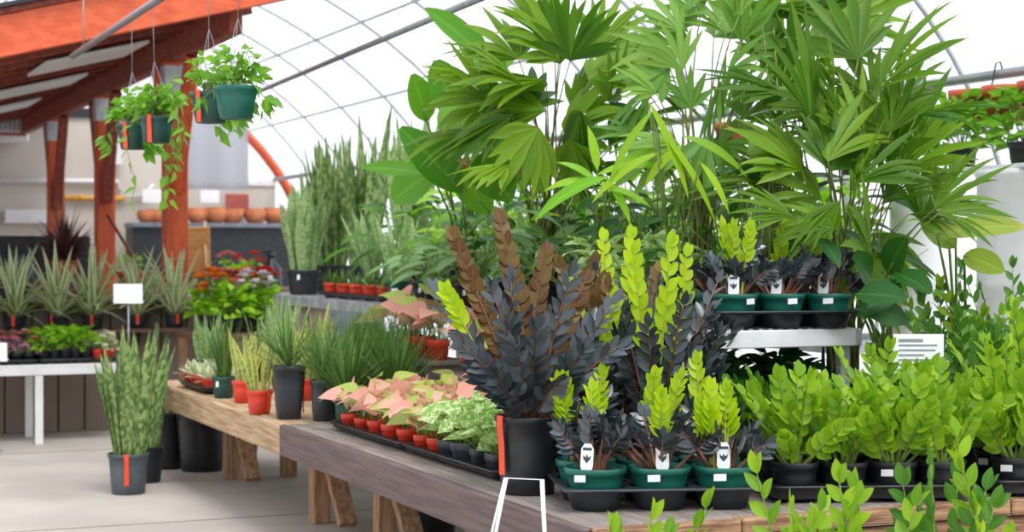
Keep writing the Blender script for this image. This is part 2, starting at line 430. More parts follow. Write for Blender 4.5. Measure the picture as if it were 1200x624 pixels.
# ------------------------------------------------------------------ plants
def zz_shoot(root, base, d, L, npair, ll, lw, leafm='L_zz', stemm='green_stem', clasp=.95, name='leafy_shoot', sr=.005, start=.22, droop=.25, nose=None):
    m = MB(); base = Vector(base); d = Vector(d).normalized(); n_ = nose or ortho(d)
    n_ = (n_ - d * n_.dot(d)).normalized(); sd = d.cross(n_); pts = []; p = base.copy(); dd = d.copy(); N = 9
    out = Vector((d.x, d.y, 0)); dirs = []
    for i in range(N + 1):
        pts.append(p.copy()); dirs.append(dd.copy()); p = p + dd * (L / N); dd = (dd + out * droop / N - Z * droop * .25 / N * (i / N)).normalized()
    rads = [sr * 1.7, sr * 1.5] + [sr * (1.2 - .9 * i / N) for i in range(2, N + 1)]
    m.tube(pts, rads, 6, 1)
    for k in range(npair):
        t = start + (1 - start) * (k + .3) / npair
        for sg in (-1, 1):
            tt = min(.999, t + (sg + 1) * .35 * (1 - start) / npair); f = tt * N; i = int(f); q = pts[i].lerp(pts[min(i + 1, N)], f - i); dk = dirs[i]
            s2 = (sd - dk * sd.dot(dk)).normalized(); nn = s2.cross(dk)
            a = clasp * (1 - .45 * tt) * R.uniform(.85, 1.15)
            ld = (dk * math.cos(a) + s2 * sg * math.sin(a) + nn * R.uniform(-.15, .3)).normalized()
            e = 1 - abs(tt - .55) * .55
            ln = nn * .75 + dk * .5 + Vector((R.uniform(-.3, .3), R.uniform(-.3, .3), .3))
            m.leaf(q, ld, ll * e * R.uniform(.9, 1.1), lw * e, n=ln, droop=R.uniform(-.1, .45), fold=R.uniform(.1, .35), seg=6, prof='zz')
    m.leaf(pts[-1], dirs[-1], ll * .8, lw * .8, n=n_, fold=.3, seg=5, prof='zz')
    return m.build(name, [leafm, stemm], root)

def zz_raven(lime=2, H=.30, r=.1, ph=.125, potm='green_plastic', tags=1, dark=9, tall=False, stick=True):
    root = thing('raven_zz_plant', cat='houseplant'); z = pot(root, r, ph, potm, soil='bark_chips', taper=.7)
    for k in range(dark):
        az = 2 * PI * (k + R.random() * .7) / dark; el = R.uniform(.85, 1.35); d = spherical(az, el)
        zz_shoot(root, Vector((d.x, d.y, 0)) * r * R.uniform(.3, .9) + Z * z, d, H * R.uniform(.55, 1.0), 5, .066 * R.uniform(.85, 1.15), .029, 'L_raven', 'raven_stem', clasp=1.15, start=.48, droop=.55, sr=.007)
    for k in range(lime):
        az = R.uniform(0, 6.28); d = spherical(az, R.uniform(1.3, 1.5))
        zz_shoot(root, Vector((math.cos(az) * r * .4, math.sin(az) * r * .4, z)), d, H * R.uniform(1.0, 1.35), 6, .062, .032, 'L_lime', 'shoot_stem', clasp=.85, start=.45, droop=.1, name='young_lime_shoot', nose=Vector((R.uniform(-.6, .6), -1, .2)))
    for k in range(tags):
        a = R.uniform(-.5, .5); plant_tag(root, Vector((math.sin(a) * r * .75, -math.cos(a) * r * .75, z)), a)
    if stick: sticker(root, r * 1.005, ph - .03, R.uniform(-.5, .5))
    return root
def zz_green(H=.3, r=.08, ph=.1, potm='black_plastic', n=9, leafm='L_zz', ll=.24, lw=.13, stick=0, el0=.9):
    root = thing('zz_plant', cat='houseplant'); z = pot(root, r, ph, potm, soil='bark_chips')
    for k in range(n):
        az = 2 * PI * (k + R.random() * .7) / n; el = R.uniform(el0, 1.45); d = spherical(az, el)
        zz_shoot(root, Vector((d.x, d.y, 0)) * r * R.uniform(.3, .9) + Z * z, d, H * R.uniform(.6, 1.05), 6, H * ll, H * lw, leafm, 'green_stem', clasp=.9, start=.25, droop=.3, nose=Vector((R.uniform(-1, 1), -1, .2)) if R.random() < .6 else None)
    if stick: sticker(root, r * 1.005, ph - .035, R.uniform(-.4, .4))
    return root
def sans(r=.1, ph=.2, H=.7, n=16, W=.055, mat='L_sans', potm='black_plastic', spread=.22, tapes=0, sq=0, name='snake_plant', droop=.04, prof='blade', taper=.8, curlout=0.):
    root = thing(name, cat='houseplant'); z = pot(root, r, ph, potm, sq=sq, taper=taper); m = MB()
    for k in range(n):
        az = 2 * PI * (k * .381 + R.random() * .2); q = math.sqrt((k + .5) / n)
        d = spherical(az, PI / 2 - spread * q * R.uniform(.6, 1.3)); out = Vector((math.cos(az), math.sin(az), 0))
        m.leaf(out * r * .75 * q + Z * (z - .004), d, H * R.uniform(.62, 1.0), W * R.uniform(.8, 1.15), n=(out * -1 + ortho(d) * .8), droop=droop * R.uniform(0, 2), fold=.35, seg=8, prof=prof, twist=R.uniform(-.7, .7), wave=.04)
    m.build('foliage', mat, root)
    if tapes: tape(root, r, ph * .25, ph, R.uniform(-.3, .3))
    return root
def rosette(r=.08, ph=.09, n=24, L=.4, W=.035, mat='L_edge', potm='black_plastic', name='variegated_rosette_plant', droop=1.1, el=(.5, 1.4), sq=0, prof='strap', tp=0, stem=0):
    root = thing(name, cat='houseplant'); z = pot(root, r, ph, potm, sq=sq); m = MB()
    if stem: 
        g = MB(); g.tube([(0, 0, z - .005), (.004, .003, z + stem)], [.012, .01], 7); g.build('cane', 'brown_stem', root)
    for k in range(n):
        az = k * 2.4 + R.uniform(-.3, .3); e = el[0] + (el[1] - el[0]) * (k + .5) / n + R.uniform(-.12, .12)
        d = spherical(az, e); m.leaf(Vector((d.x, d.y, 0)) * .012 + Z * (z - .004 + stem * (.6 + .4 * k / n)), d, L * R.uniform(.75, 1.05), W * R.uniform(.85, 1.15), droop=droop * R.uniform(.6, 1.3) * (1.3 - e / 1.6), fold=.3, seg=7, prof=prof)
    m.build('foliage', mat, root)
    if tp: tape(root, r, ph * .3, ph, R.uniform(-.4, .4), w=.022)
    return root
def grassy(r=.065, ph=.11, n=70, L=.4, W=.009, mat='L_grass', potm='dark_green_plastic', sq=0, name='spiky_grass_plant', taper=.78, el=(.75, 1.5), droop=.5):
    root = thing(name, cat='houseplant'); z = pot(root, r, ph, potm, sq=sq, taper=taper); m = MB()
    for k in range(n):
        az = R.uniform(0, 6.28); e = R.uniform(*el); d = spherical(az, e); q = R.random()
        m.leaf(Vector((math.cos(az), math.sin(az), 0)) * r * .6 * q + Z * (z - .004 + R.random() * L * .2), d, L * R.uniform(.5, 1.0), W, droop=droop * R.random(), fold=.4, seg=5, prof='strap')
    m.build('foliage', mat, root); return root
def syngonium(mat='L_pink', potm='red_plastic', r=.036, ph=.062, n=9, H=.11, LL=.085, sq=0):
    root = thing('syngonium_plant' if mat == 'L_pink' else 'mottled_syngonium_plant', cat='houseplant'); z = pot(root, r, ph, potm, sq=sq); m = MB(); g = MB()
    for k in range(n):
        az = k * 2.4 + R.uniform(-.4, .4); h = H * (.45 + .6 * R.random() ** .8); e = R.uniform(.75, 1.4); d = spherical(az, e)
        tip = Z * z + d * h; g.tube([Vector((d.x * r * .3, d.y * r * .3, z - .004)), Z * z + d * h * .5 + Vector((0, 0, .006)), tip], .0016, 5)
        ld = (spherical(az, R.uniform(-.35, .35))); nn = (Z * .8 + Vector((-.2, -.9, 0)) + Vector((math.cos(az), math.sin(az), 0)) * .8) + ortho(ld) * .6
        nn = nn - ld * nn.dot(ld); L = LL * R.uniform(.6, 1.25)
        m.leaf(tip - ld * L * .2, ld, L, L * .72, n=nn, droop=.3, fold=.22, seg=6, prof='heart')
    m.build('foliage', mat, root); g.build('stalks', 'green_stem', root); return root
def broad(r=.1, ph=.17, n=14, H=.35, LL=.24, LW=.1, mat='L_dark', potm='black_plastic', name='broadleaf_plant', prof='lance', el=(.6, 1.45), droop=.9, tp=0, face=.3):
    root = thing(name, cat='houseplant'); z = pot(root, r, ph, potm); m = MB(); g = MB()
    for k in range(n):
        az = k * 2.4 + R.uniform(-.4, .4); e = el[0] + (el[1] - el[0]) * (k + .5) / n; d = spherical(az, e); h = H * R.uniform(.5, 1.0)
        b = Vector((d.x, d.y, 0)) * r * .35 + Z * (z - .004); tip = b + d * h
        g.tube([b, b + d * h * .5 + Z * .01, tip], [.005, .004, .003], 5)
        ld = spherical(az, e - .7); nn = Z + Vector((0, -face, 0)); nn = nn - ld * nn.dot(ld)
        m.leaf(tip, ld, LL * R.uniform(.75, 1.1), LW * R.uniform(.8, 1.1), n=nn, droop=droop * R.uniform(.5, 1.2), fold=.25, seg=7, prof=prof, wave=.03)
    m.build('foliage', mat, root); g.build('stalks', 'green_stem', root)
    if tp: tape(root, r, ph * .3, ph, 0)
    return root
def bushy(r=.1, ph=.14, n=60, rad=.2, H=.28, LL=.06, LW=.04, mat='L_lush', potm='black_plastic', name='leafy_bedding_plant', flowers=None, fl=8, prof='lance'):
    root = thing(name, cat='houseplant'); z = pot(root, r, ph, potm); m = MB(); g = MB()
    for k in range(14):
        az = k * 2.4; e = R.uniform(.6, 1.5); d = spherical(az, e)
        g.tube([Z * (z - .004), Z * z + d * H * .5, Z * z + d * H * .85 + Z * .0], [.003, .0025, .002], 5)
    for k in range(n):
        az = R.uniform(0, 6.28); e = R.uniform(-.1, 1.5); d = spherical(az, e); q = R.uniform(.45, 1)
        p = Z * z + Vector((d.x * rad * q, d.y * rad * q, max(-.02, d.z) * H * q + .02)); ld = spherical(az + R.uniform(-.9, .9), R.uniform(-.3, .8))
        m.leaf(p, ld, LL * R.uniform(.7, 1.2), LW, n=Z + ortho(ld) * .6, droop=.5, fold=.25, seg=4, prof=prof)
    m.build('foliage', mat, root); g.build('stems', 'green_stem', root)
    if flowers:
        q = MB()
        for k in range(fl):
            az = R.uniform(0, 6.28); e = R.uniform(.5, 1.5); d = spherical(az, e); c = Z * (z + .05) + Vector((d.x * rad * 1.05, d.y * rad * 1.05, d.z * H * 1.15)); fs_ = 1.9 if rad > .1 else .8
            for j in range(6):
                ld = spherical(j * PI / 3, .35); q.leaf(c, ld, .035 * fs_, .03 * fs_, n=Z, droop=.3, seg=3, prof='paddle')
                ld = spherical(j * PI / 3 + .5, .9); q.leaf(c, ld, .025 * fs_, .025 * fs_, n=Z, droop=.2, seg=3, prof='paddle')
        q.build('blossoms', flowers, root)
    return root

def fan(m, hub, d, n, L, ns=13, spread=2.7, droop=.5, wf=1.0):
    """pleated palm leaf: a fused centre that splits into drooping, unequal blades"""
    d = Vector(d).normalized(); n = Vector(n); n = (n - d * n.dot(d)).normalized(); rr = R.random()
    for k in range(ns):
        a = (k / (ns - 1) - .5) * spread + R.uniform(-.04, .04); ld = Matrix.Rotation(a, 3, n) @ d
        ld = (ld + n * (-.25 * abs(a))).normalized()          # the sides fold back
        l = L * (1 - .35 * abs(a / (spread / 2)) ** 2) * R.uniform(.8, 1.08)
        nn = n + Vector((R.uniform(-.2, .2), R.uniform(-.2, .2), 0)); nn = nn - ld * nn.dot(ld)
        m.leaf(hub, ld, l, L * .5 * spread / ns * 1.3 * wf, n=nn, droop=droop * R.uniform(.3, 1.9), fold=.38, seg=9, prof='seg', r=min(1, max(0, rr + R.uniform(-.2, .2))), twist=R.uniform(-.5, .5))
def palm(name, label, crown, fronds, mat='L_palm', potr=.13, poth=.24, potz=1.1, stems=None, stemm='palm_stem', group=None, potm='black_plastic', ns=13, spread=2.7, wf=1.0, extra=None):
    """fronds: hub px, hub py, depth, pointing angle in degrees seen from the front, length px"""
    base = Vector((crown[0], crown[1], potz)); root = thing(name, base, label, 'palm', group); z = pot(root, potr, poth, potm)
    fronds = list(fronds)
    if extra:
        cx, cy, rx, ry, Y0, num_, L0, L1 = extra
        for k in range(num_):
            q = k * 2.4 + .5; rr = math.sqrt((k + .5) / num_); x, y = cx + rx * rr * math.cos(q), cy + ry * rr * math.sin(q)
            a = math.degrees(math.atan2(-(y - cy - ry * .6), x - cx)) + R.uniform(-35, 35)
            fronds.append((x, y, Y0 + R.uniform(-.35, .45), a, R.uniform(L0, L1)))
    for (px, py, Y, ang, Lp) in fronds:
        hub = at(px, py, Y) - base; L = Lp / F * Y; a = math.radians(ang)
        d = Vector((math.cos(a), R.uniform(-.5, .5), math.sin(a))).normalized()
        n = Vector((R.uniform(-.9, .9), -R.uniform(.1, 1.0), R.uniform(.3, 1.1)))
        m = MB(); b = Vector((R.uniform(-.5, .5) * potr, R.uniform(-.5, .5) * potr, z - .005)); h = hub - b
        p1 = b + Vector((h.x * .15, h.y * .15, h.z * .4)); p2 = b + Vector((h.x * .5, h.y * .5, h.z * .8))
        pts = []
        for i in range(9):
            t = i / 8; pts.append(b * (1 - t) ** 3 + p1 * 3 * t * (1 - t) ** 2 + p2 * 3 * t * t * (1 - t) + hub * t ** 3)
        m.tube(pts, [.006 - .0035 * i / 8 for i in range(9)], 6, 1)
        fan(m, hub, d, n, L, max(6, ns + R.randrange(-2, 2)), spread * R.uniform(.75, 1.2), wf=wf); m.build('fan_frond', [mat, stemm], root)
    return root

# ------------------------------------------------------------------ room shell
VW = uv((2.86, 9.5, 0))[1]            # right side wall in v
UE = uv((-3.0, 24.0, 0))[0]           # end wall in u
VR = VW; VW = VR + .56; WID = 10.0; EZ = 1.0; AH = 3.5; U0 = -8.5
def arch(q): return VW - WID / 2 + WID / 2 * math.cos(q), EZ + AH * math.sin(q)
def shell():
    m = MB(); c = T((UE + U0) / 2, VW - WID / 2, -.05); m.box(c, ((UE - U0) / 2 + 1, WID / 2 + .5, .05), math.atan2(U2.y, U2.x))
    struct(m.build('floor', 'concrete'))
    j = MB()
    for k in range(7): j.box(T(-6 + 3.4 * k, VW - WID / 2, .0012), (.006, WID / 2, .001), math.atan2(U2.y, U2.x))
    struct(j.build('trim_1', 'grey_wood'))
    # film roof and sides
    m = MB(); N = 28; vs = []; fs = []
    for u in (U0, UE):
        for k in range(N + 1): v, z = arch(PI * k / N); vs.append(T(u, v, z))
    for k in range(N): fs.append((k, k + 1, N + 2 + k, N + 1 + k))
    m._add(vs, fs); struct(m.build('ceiling', 'film'))
    for nm, v in (('wall_right', VW), ('wall_left', VW - WID)):
        m = MB(); m._add([T(U0, v, 0), T(UE, v, 0), T(UE, v, EZ), T(U0, v, EZ)], [(0, 1, 2, 3)]); struct(m.build(nm, 'film'))
    # gable ends: film from the beige boarding up
    vs = [T(U0, VW, 0)] + [T(U0, *arch(PI * k / N)) for k in range(N + 1)] + [T(U0, VW - WID, 0)]
    m = MB(); m._add(vs, [tuple(range(len(vs)))]); struct(m.build('wall_behind', 'film'))
    vs = [T(UE + .06, *arch(PI * k / N)) for k in range(N + 1)]
    m = MB(); m._add([T(UE + .06, VW, 0)] + vs + [T(UE + .06, VW - WID, 0)], [tuple(range(len(vs) + 2))]); struct(m.build('wall_gable', 'film'))
    rzv = TH
    m = MB(); m.box(T(UE, VR - .76, 1.16), (.76, .05, 1.16), rzv); struct(m.build('wall_end', 'beige_wall'))
    m = MB(); m.box(T(UE - .03, VR - .76, 2.35), (.76, .05, .035), rzv); struct(m.build('trim_2', 'white_paint'))
    m = MB(); m.box(T(UE - .1, VR - 5.27, 1.6), (3.75, .06, 1.6), rzv); struct(m.build('wall_building', 'beige_wall'))
    m = MB(); m.box(T(UE - .13, VR - 5.27, 3.24), (3.75, .07, .06), rzv); struct(m.build('trim_3', 'dark_metal'))
    # low boarded wall behind the white table, with vertical grooves
    m = MB(); a = Vector((-3.9, 13.1, 0))
    for k in range(-9, 13):
        m.box(a + V2 * (k * .2 + .1) + Z * .48, (.094, .04, .48), rzv, bev=.006)
    m.box(a + V2 * .4 + U2 * .03 + Z * .48, (2.2, .015, .48), rzv)
    struct(m.build('wall_low', 'siding'))
    m = MB(); m.box(a + V2 * .4 + Z * .985, (2.22, .09, .022), rzv, bev=.006); struct(m.build('trim_4', 'ledge_wood'))
shell()
# hoops and purlins
def hoop(u, mat, r=.019, label=None, q0=0):
    m = MB(); N = 40; pts = [T(u, VW - .03, 0), T(u, VW - .03, EZ * .5)]
    for k in range(N + 1):
        v, z = arch(PI * k / N); cv = VW - WID / 2; pts.append(T(u, cv + (v - cv) * .993, z - .03))
    pts += [T(u, VW - WID + .03, EZ * .5), T(u, VW - WID + .03, 0)]
    m.tube(pts, r, 7); return m
us = [UE - 1.5 * k for k in range(1, 15)]
for i, u in enumerate(us):
    o = hoop(u, 'hoop_grey', .016).build('roof_hoop', 'hoop_grey')
    tag(o, 'thin grey steel roof hoop, %s from the far end wall' % ORD[i], 'roof hoop', 'steel hoops of the greenhouse')
o = hoop(UE - .12, 'beam_wood', .07).build('end_arch', 'beam_wood'); tag(o, 'thick orange-stained curved arch at the far end wall', 'roof arch')
for i, (q, nm) in enumerate(((.41, 'at the eave above the terracotta pots'), (.64, 'low on the right roof slope'), (.86, 'half way up the right roof slope'), (1.12, 'high on the right roof slope'), (1.45, 'near the top of the roof'), (2.0, 'beyond the ridge on the left'))):
    v, z = arch(q); m = MB(); r_ = .03 if i == 0 else .014
    cv = VW - WID / 2; v, z = (VR - .05, 2.4) if i == 0 else (cv + (v - cv) * .985, z - .05); m.tube([T(U0 + .1, v, z), T(UE - .2, v, z)], r_, 8)
    tag(m.build('roof_purlin', 'pipe_grey' if i == 0 else 'hoop_grey'), 'long grey steel purlin running %s' % nm, 'purlin', 'purlins of the greenhouse')
m = MB(); m.tube([at(290, 113, 16.2), at(578, -8, 9)], .022, 8); tag(m.build('brace_pipe', 'pipe_grey'), 'long bare metal brace pipe crossing under the roof above the snake plants', 'pipe')
for i, (x, y0, y1, Y) in enumerate(((362, 8, 78, 15), (425, 0, 48, 14))):
    m = MB(); m.tube([at(x, y0 - 60, Y), at(x, y1, Y)], .004, 5); tag(m.build('hanging_wire', 'hoop_grey'), 'thin vertical wire hanging from the roof %s' % ('left above the snake plants' if i == 0 else 'nearer the tall palm'), 'wire')

# ------------------------------------------------------------------ lean-to shed roof
P1 = Vector((-.1975 * 13.75, 13.75, 0))
def pavilion():
    root = thing('timber_lean_to', P1, 'orange-stained timber lean-to roof on square posts with dark rafters and pale roof panels', 'shelter')
    W = lambda u, v, z: U2 * u + V2 * v + Z * z       # local
    uo = -2.15; ul = 9.2; sl = .2546; hz = 3.05
    rot = math.atan2(U2.y, U2.x)
    m = MB(); ax = (U2, V2, Z); m.box(W(ul / 2 - .8, 0, hz), (ul / 2 + 1.2, .05, .13), ax=ax, bev=.01); m.build('header_beam', 'dark_shaded_wood', root)
    for k in range(3):
        u = 3.2 * k; m = MB(); m.box(W(u, 0, hz / 2 - .06), (.09, .09, hz / 2 - .06), ax=ax, bev=.01)
        p = m.build('post', 'stained_wood', root)
        b = MB(); b.box(W(u, 0, hz - .27), (.095, .095, .11), ax=ax); o = b.build('post_bracket', 'galvanised', p)
        for sg in (-1, 1):
            b = MB(); a0 = W(u + sg * .08, 0, hz - 1.15); a1 = W(u + sg * .62, 0, hz - .13); d = (a1 - a0).normalized()
            b.box((a0 + a1) / 2, (.045, .07, (a1 - a0).length / 2), ax=(V2, d.cross(V2).normalized(), d)); b.build('knee_brace', 'dark_shaded_wood' if k else 'stained_wood', root)  # braces deeper under the roof take the tone with shade painted in
        if k:
            b = MB(); b.box(W(u - .02, -.35, hz - .55), (.04, .05, .6), ax=((V2 - Z * .7).normalized(), U2, (Z + V2 * -.7 * -1).normalized())) ; b.v = []; b.f = []
    # the roof slope: rises along v; outer edge at v=+.35
    sd = (V2 + Z * sl).normalized(); up = (Z - V2 * sl).normalized()
    c = lambda u, v: W(u, v, hz + .16 + sl * v)
    def slopebox(mm, u, v0, v1, hu, hh, dz=0.): mm.box((c(u, v0) + c(u, v1)) / 2 + up * dz, (((v1 - v0) / 2) * math.sqrt(1 + sl * sl), hu, hh), ax=(sd, U2, up), bev=.006)
    m = MB(); slopebox(m, uo, -4.6, .42, .03, .135); m.build('fascia_beam', 'beam_wood', root)
    k = 0; u = uo + .62
    while u < ul:
        m = MB(); slopebox(m, u, -4.6, .38, .025, .09, -.0); m.build('rafter', 'dark_shaded_wood', root); u += .62; k += 1
    m = MB(); m.box((c(uo, -4.6) + c(ul, .42)) / 2 + up * .155, (2.62, (ul - uo) / 2 + .05, .018), ax=(sd, U2, up)); m.build('roof_deck', 'dark_shaded_wood', root)
    m = MB(); m.box((c(uo, -4.6) + c(ul, .42)) / 2 + up * .19, (2.66, (ul - uo) / 2 + .1, .014), ax=(sd, U2, up)); m.build('roof_covering', 'dark_metal', root)
    for i, (uu, vv) in enumerate(((.0, -.72), (2.45, -.78), (5.0, -.84))):
        m = MB(); m.box(c(uu, vv) + up * (-.108), (.40, .52, .012), ax=(sd, U2, up), bev=.004); o = m.build('ceiling_panel', 'white_paint', root)
    return root
pav = pavilion()
# hanging rail pipe in front of the beam and the baskets on it
def railp(s): return Vector((-2.8 + .396 * s, 10.9 - .918 * s, 2.65))
m = MB(); m.tube([railp(-.02), railp(6.2)], .021, 10)
for s_ in (.4, 3.1, 5.9): m.tube([railp(s_), Vector((railp(s_).x, railp(s_).y, 3.0))], .004, 5)
rl = m.build('hanging_pipe', 'pipe_grey'); tag(rl, 'grey steel pipe slung below the timber beam that carries the hanging baskets', 'pipe')
def hbasket(s, x, ytop, label, mat='dark_green_plastic', rr=.083, tapeit=True, trail=.25, n=60):
    p = railp(s); Y = p.y; X = (x - CX) / F * Y; z = at(x, ytop, Y).z - .13
    root = thing('hanging_basket_plant', (X, Y, z), label, 'hanging plant', 'green hanging baskets on the pipe')
    zz = pot(root, rr, .135, mat, taper=.72)
    top = Vector((p.x - X, 0, 2.65 - z + .01)); w = MB(); hk = Vector((top.x * .6, 0, .135 + .28))
    for k in range(3): a = 2 * PI * k / 3 + .5; w.tube([Vector((math.cos(a) * rr, math.sin(a) * rr, .13)), hk], .0016, 5)
    w.tube([hk, top], .002, 5); w.tube([top + Vector((0, 0, .02)), top + Vector((.02, 0, .03)), top + Vector((.025, 0, 0))], .003, 5); w.build('hanger_wire', 'pipe_grey', root)
    m = MB(); g = MB()
    for k in range(n):
        az = R.uniform(0, 6.28); e = R.uniform(.0, 1.4); d = spherical(az, max(.12, e)); q = R.uniform(.25, 1)
        pp = Vector((d.x * .15 * q, d.y * .15 * q, zz + .045 + d.z * .15 * q)); ld = spherical(az, R.uniform(-.5, .7))
        m.leaf(pp, ld, R.uniform(.035, .06), R.uniform(.026, .04), n=Z * .8 + Vector((0, -.6, 0)) + ortho(ld) * .7, droop=.6, fold=.2, seg=5, prof='heart')
        if k % 3 == 0: g.tube([Z * (zz - .003), pp * .5 + Z * zz * .6, pp], .0015, 5)
    for k in range(5):
        az = R.uniform(-.9, 1.6) if k < 4 else 3.3; o = Vector((math.cos(az), math.sin(az), 0)); L = trail * R.uniform(.4, 1.1); pts = [Z * (zz - .003) + o * rr * .5, Z * (zz + .03) + o * rr * .9, o * (rr + .035) + Z * (zz - .02)]
        for j in range(1, 7): pts.append(o * (rr + .04 + .02 * math.sin(j)) + Z * (zz - .02 - L * j / 6))
        g.tube(pts, .0016, 5)
        for j, q in enumerate(pts[1:]):
            ld = (o * .6 + ortho(Z) * .8 - Z * .7).normalized(); m.leaf(q, ld, .07, .05, n=o + Vector((0, -.6, .3)), droop=.3, fold=.2, seg=5, prof='heart')
    m.build('foliage', 'L_pothos', root); g.build('trailing_vines', 'green_stem', root)
    if tapeit: tape(root, rr, .0, .135, R.uniform(-.5, .3), w=.022, name='orange_ribbon')
    return root
hbasket(4.25, 277, 103, 'green hanging basket nearest the camera, rightmost, below the end of the timber beam', 'green_plastic', .092, False, .05, 120)
hbasket(3.7, 247, 110, 'green hanging basket with an orange ribbon, second from the right', 'dark_green_plastic', .09, True, .16, 90)
hbasket(2.5, 184, 138, 'hanging basket with long trailing pothos vines beside the nearest orange post', 'dark_green_plastic', .088, True, .36, 230)
hbasket(1.95, 156, 147, 'leftmost hanging basket of bright green pothos in front of the middle post', 'dark_green_plastic', .088, True, .12, 200)

# ------------------------------------------------------------------ tables
def ubox(m, u0, u1, v0, v1, z0, z1, mi=0, bev=.004):
    """box in table axes, local coordinates (x along v, y along u)"""
    m.box(((v0 + v1) / 2, (u0 + u1) / 2, (z0 + z1) / 2), ((v1 - v0) / 2, (u1 - u0) / 2, (z1 - z0) / 2), mi=mi, bev=bev)
TZ = .58
def wood_table(name, u0, L, W, deckm, frontm, endm, label, legs):
    root = thing(name, T(u0, 0, 0), label, 'table', rz=TH); n = round(W / .19); w = W / n
    m = MB()
    for k in range(n): ubox(m, .0, L, k * w + .002, (k + 1) * w - .002, TZ - .038, TZ + R.uniform(-.002, 0), bev=.006)
    m.build('deck_boards', deckm, root)
    m = MB(); ubox(m, -.02, L, -.035, .0, TZ - .15, TZ - .003, bev=.008); m.build('side_board', frontm, root)
    m = MB(); k = 0.
    while k < W:                                     # rough end beam: two stacked uneven boards
        l = R.uniform(.3, .6); ubox(m, -.06 - R.uniform(0, .012), -.002, k, min(W, k + l) - .004, TZ - .05 - R.uniform(0, .008), TZ - R.uniform(.0, .01), bev=.007); k += l
    ubox(m, -.045, -.002, 0, W, TZ - .15, TZ - .062, bev=.01); m.build('end_boards', endm, root)
    m = MB()
    for v in (.3, W * .55, W - .3): ubox(m, .02, L - .02, v - .02, v + .02, TZ - .15, TZ - .04)
    m.build('joists', 'leg_wood', root)
    for lu in legs:
        for v in (.34, W - .3):
            m = MB(); ubox(m, lu - .045, lu + .045, v - .045, v + .045, 0, TZ - .15, bev=.006); m.build('leg', 'leg_wood', root)
        a = Vector((.40, lu - .30, 0)); b = Vector((.36, lu - .06, TZ - .17)); d = (b - a).normalized(); m = MB()
        m.box((a + b) / 2 + Z * .02, (.045, .025, (b - a).length / 2 - .01), ax=(Vector((1, 0, 0)), d.cross(Vector((1, 0, 0))).normalized() * -1, d)); m.build('splayed_leg', 'leg_wood', root)
    return root
wood_table('plant_table', 0, 3.3, 2.7, 'grey_wood', 'brown_paint', 'old_wood', 'near long wooden plant table with a brown painted side board and rough end', (.5, 1.7, 2.85))
wood_table('plant_table', 3.33, 2.95, 1.0, 'raw_wood', 'raw_wood', 'raw_wood', 'far natural pine plant table carrying the red and green pots', (.55, 2.4))

def bench(name, u0, u1, v0, v1, ztop, zfoot, label, front='galvanised'):
    root = thing(name, T(u0, v0, zfoot), label, 'bench', rz=TH); L = u1 - u0; W = v1 - v0; h = ztop - zfoot
    m = MB()
    for (a, b, c_, d) in ((0, .035, 0, W), (L - .035, L, 0, W), (0, L, 0, .035), (0, L, W - .035, W)): ubox(m, a, b, c_, d, h - .075, h - .006, bev=.004)
    m.build('frame', front, root)
    m = MB(); k = .04
    while k < W - .03: ubox(m, .036, L - .036, k, k + .02, h - .02, h - .002, bev=0); k += .045
    m.build('slatted_top', 'galvanised', root)
    for lu in (.06, L - .06) + ((L / 2,) if L > 2.5 else ()):
        for v in (.05, W - .05):
            m = MB(); ubox(m, lu - .022, lu + .022, v - .022, v + .022, 0, h - .02); m.build('leg', 'galvanised', root)
bench('tier_bench', 1.1, 3.28, 1.02, 1.74, 1.1, TZ, 'raised white metal tier bench on the near table under the palms', 'white_paint')
bench('tier_bench', 3.35, 7.3, 1.04, 1.74, 1.1, 0, 'long grey metal tier bench holding the snake plants and small red pots')
# low step behind the pink syngoniums
m = MB(); 
for u0, L_, h_, lb in ((2.2, 1.08, .225, 'low wooden step on the near table behind the pink syngoniums'), (3.4, .62, .27, 'short wooden step on the pine table under the highest pink syngoniums')):
    root = thing('display_step', T(u0, .74, TZ), lb, 'step', rz=TH)
    m = MB(); ubox(m, 0, L_, 0, .26, h_ - .025, h_); m.build('tread', 'grey_wood', root)
    for a in (.03, L_ / 2, L_ - .03): m = MB(); ubox(m, a - .015, a + .015, .01, .25, 0, h_ - .025); m.build('riser', 'grey_wood', root)

# white table at the left
def white_table():
    p0 = onz(-330, 431, TZ); p1 = onz(136, 420, TZ); 
    d = Vector((p1.x - p0.x, p1.y - p0.y, 0)); d = (V2 * .8 + d.normalized() * .2).normalized(); a = math.atan2(d.y, d.x)
    p1 = Vector((p1.x, p1.y - .25, 0)); p1 = Vector(((136 - CX) / F * 12.55, 12.55, 0)); L = 3.2
    root = thing('white_table', p1, 'long white metal table under the low boarded wall with trays of purple and green plugs', 'table', rz=a)
    m = MB(); m.box((-L / 2, .3, TZ - .012), (L / 2, .3, .012), bev=.004); m.build('tabletop', 'white_paint', root)
    for (c, h) in (((-L / 2, .015, TZ - .05), (L / 2, .015, .026)), ((-L / 2, .585, TZ - .05), (L / 2, .015, .026)), ((-.015, .3, TZ - .05), (.015, .27, .026)), ((-L + .015, .3, TZ - .05), (.015, .27, .026))):
        m = MB(); m.box(c, h, bev=.003); m.build('apron', 'white_paint', root)
    for x in (-.55, -1.9, -3.1):
        for y in (.03, .57): m = MB(); m.box((x, y, (TZ - .06) / 2), (.028, .022, (TZ - .06) / 2), bev=.003); m.build('leg', 'white_paint', root)
    return p1, a, d
WP, WA, WD = white_table()
WN = Vector((-WD.y, WD.x, 0))
def wt(x, y, z=0): return WP + WD * x + WN * y + Z * (TZ + z)
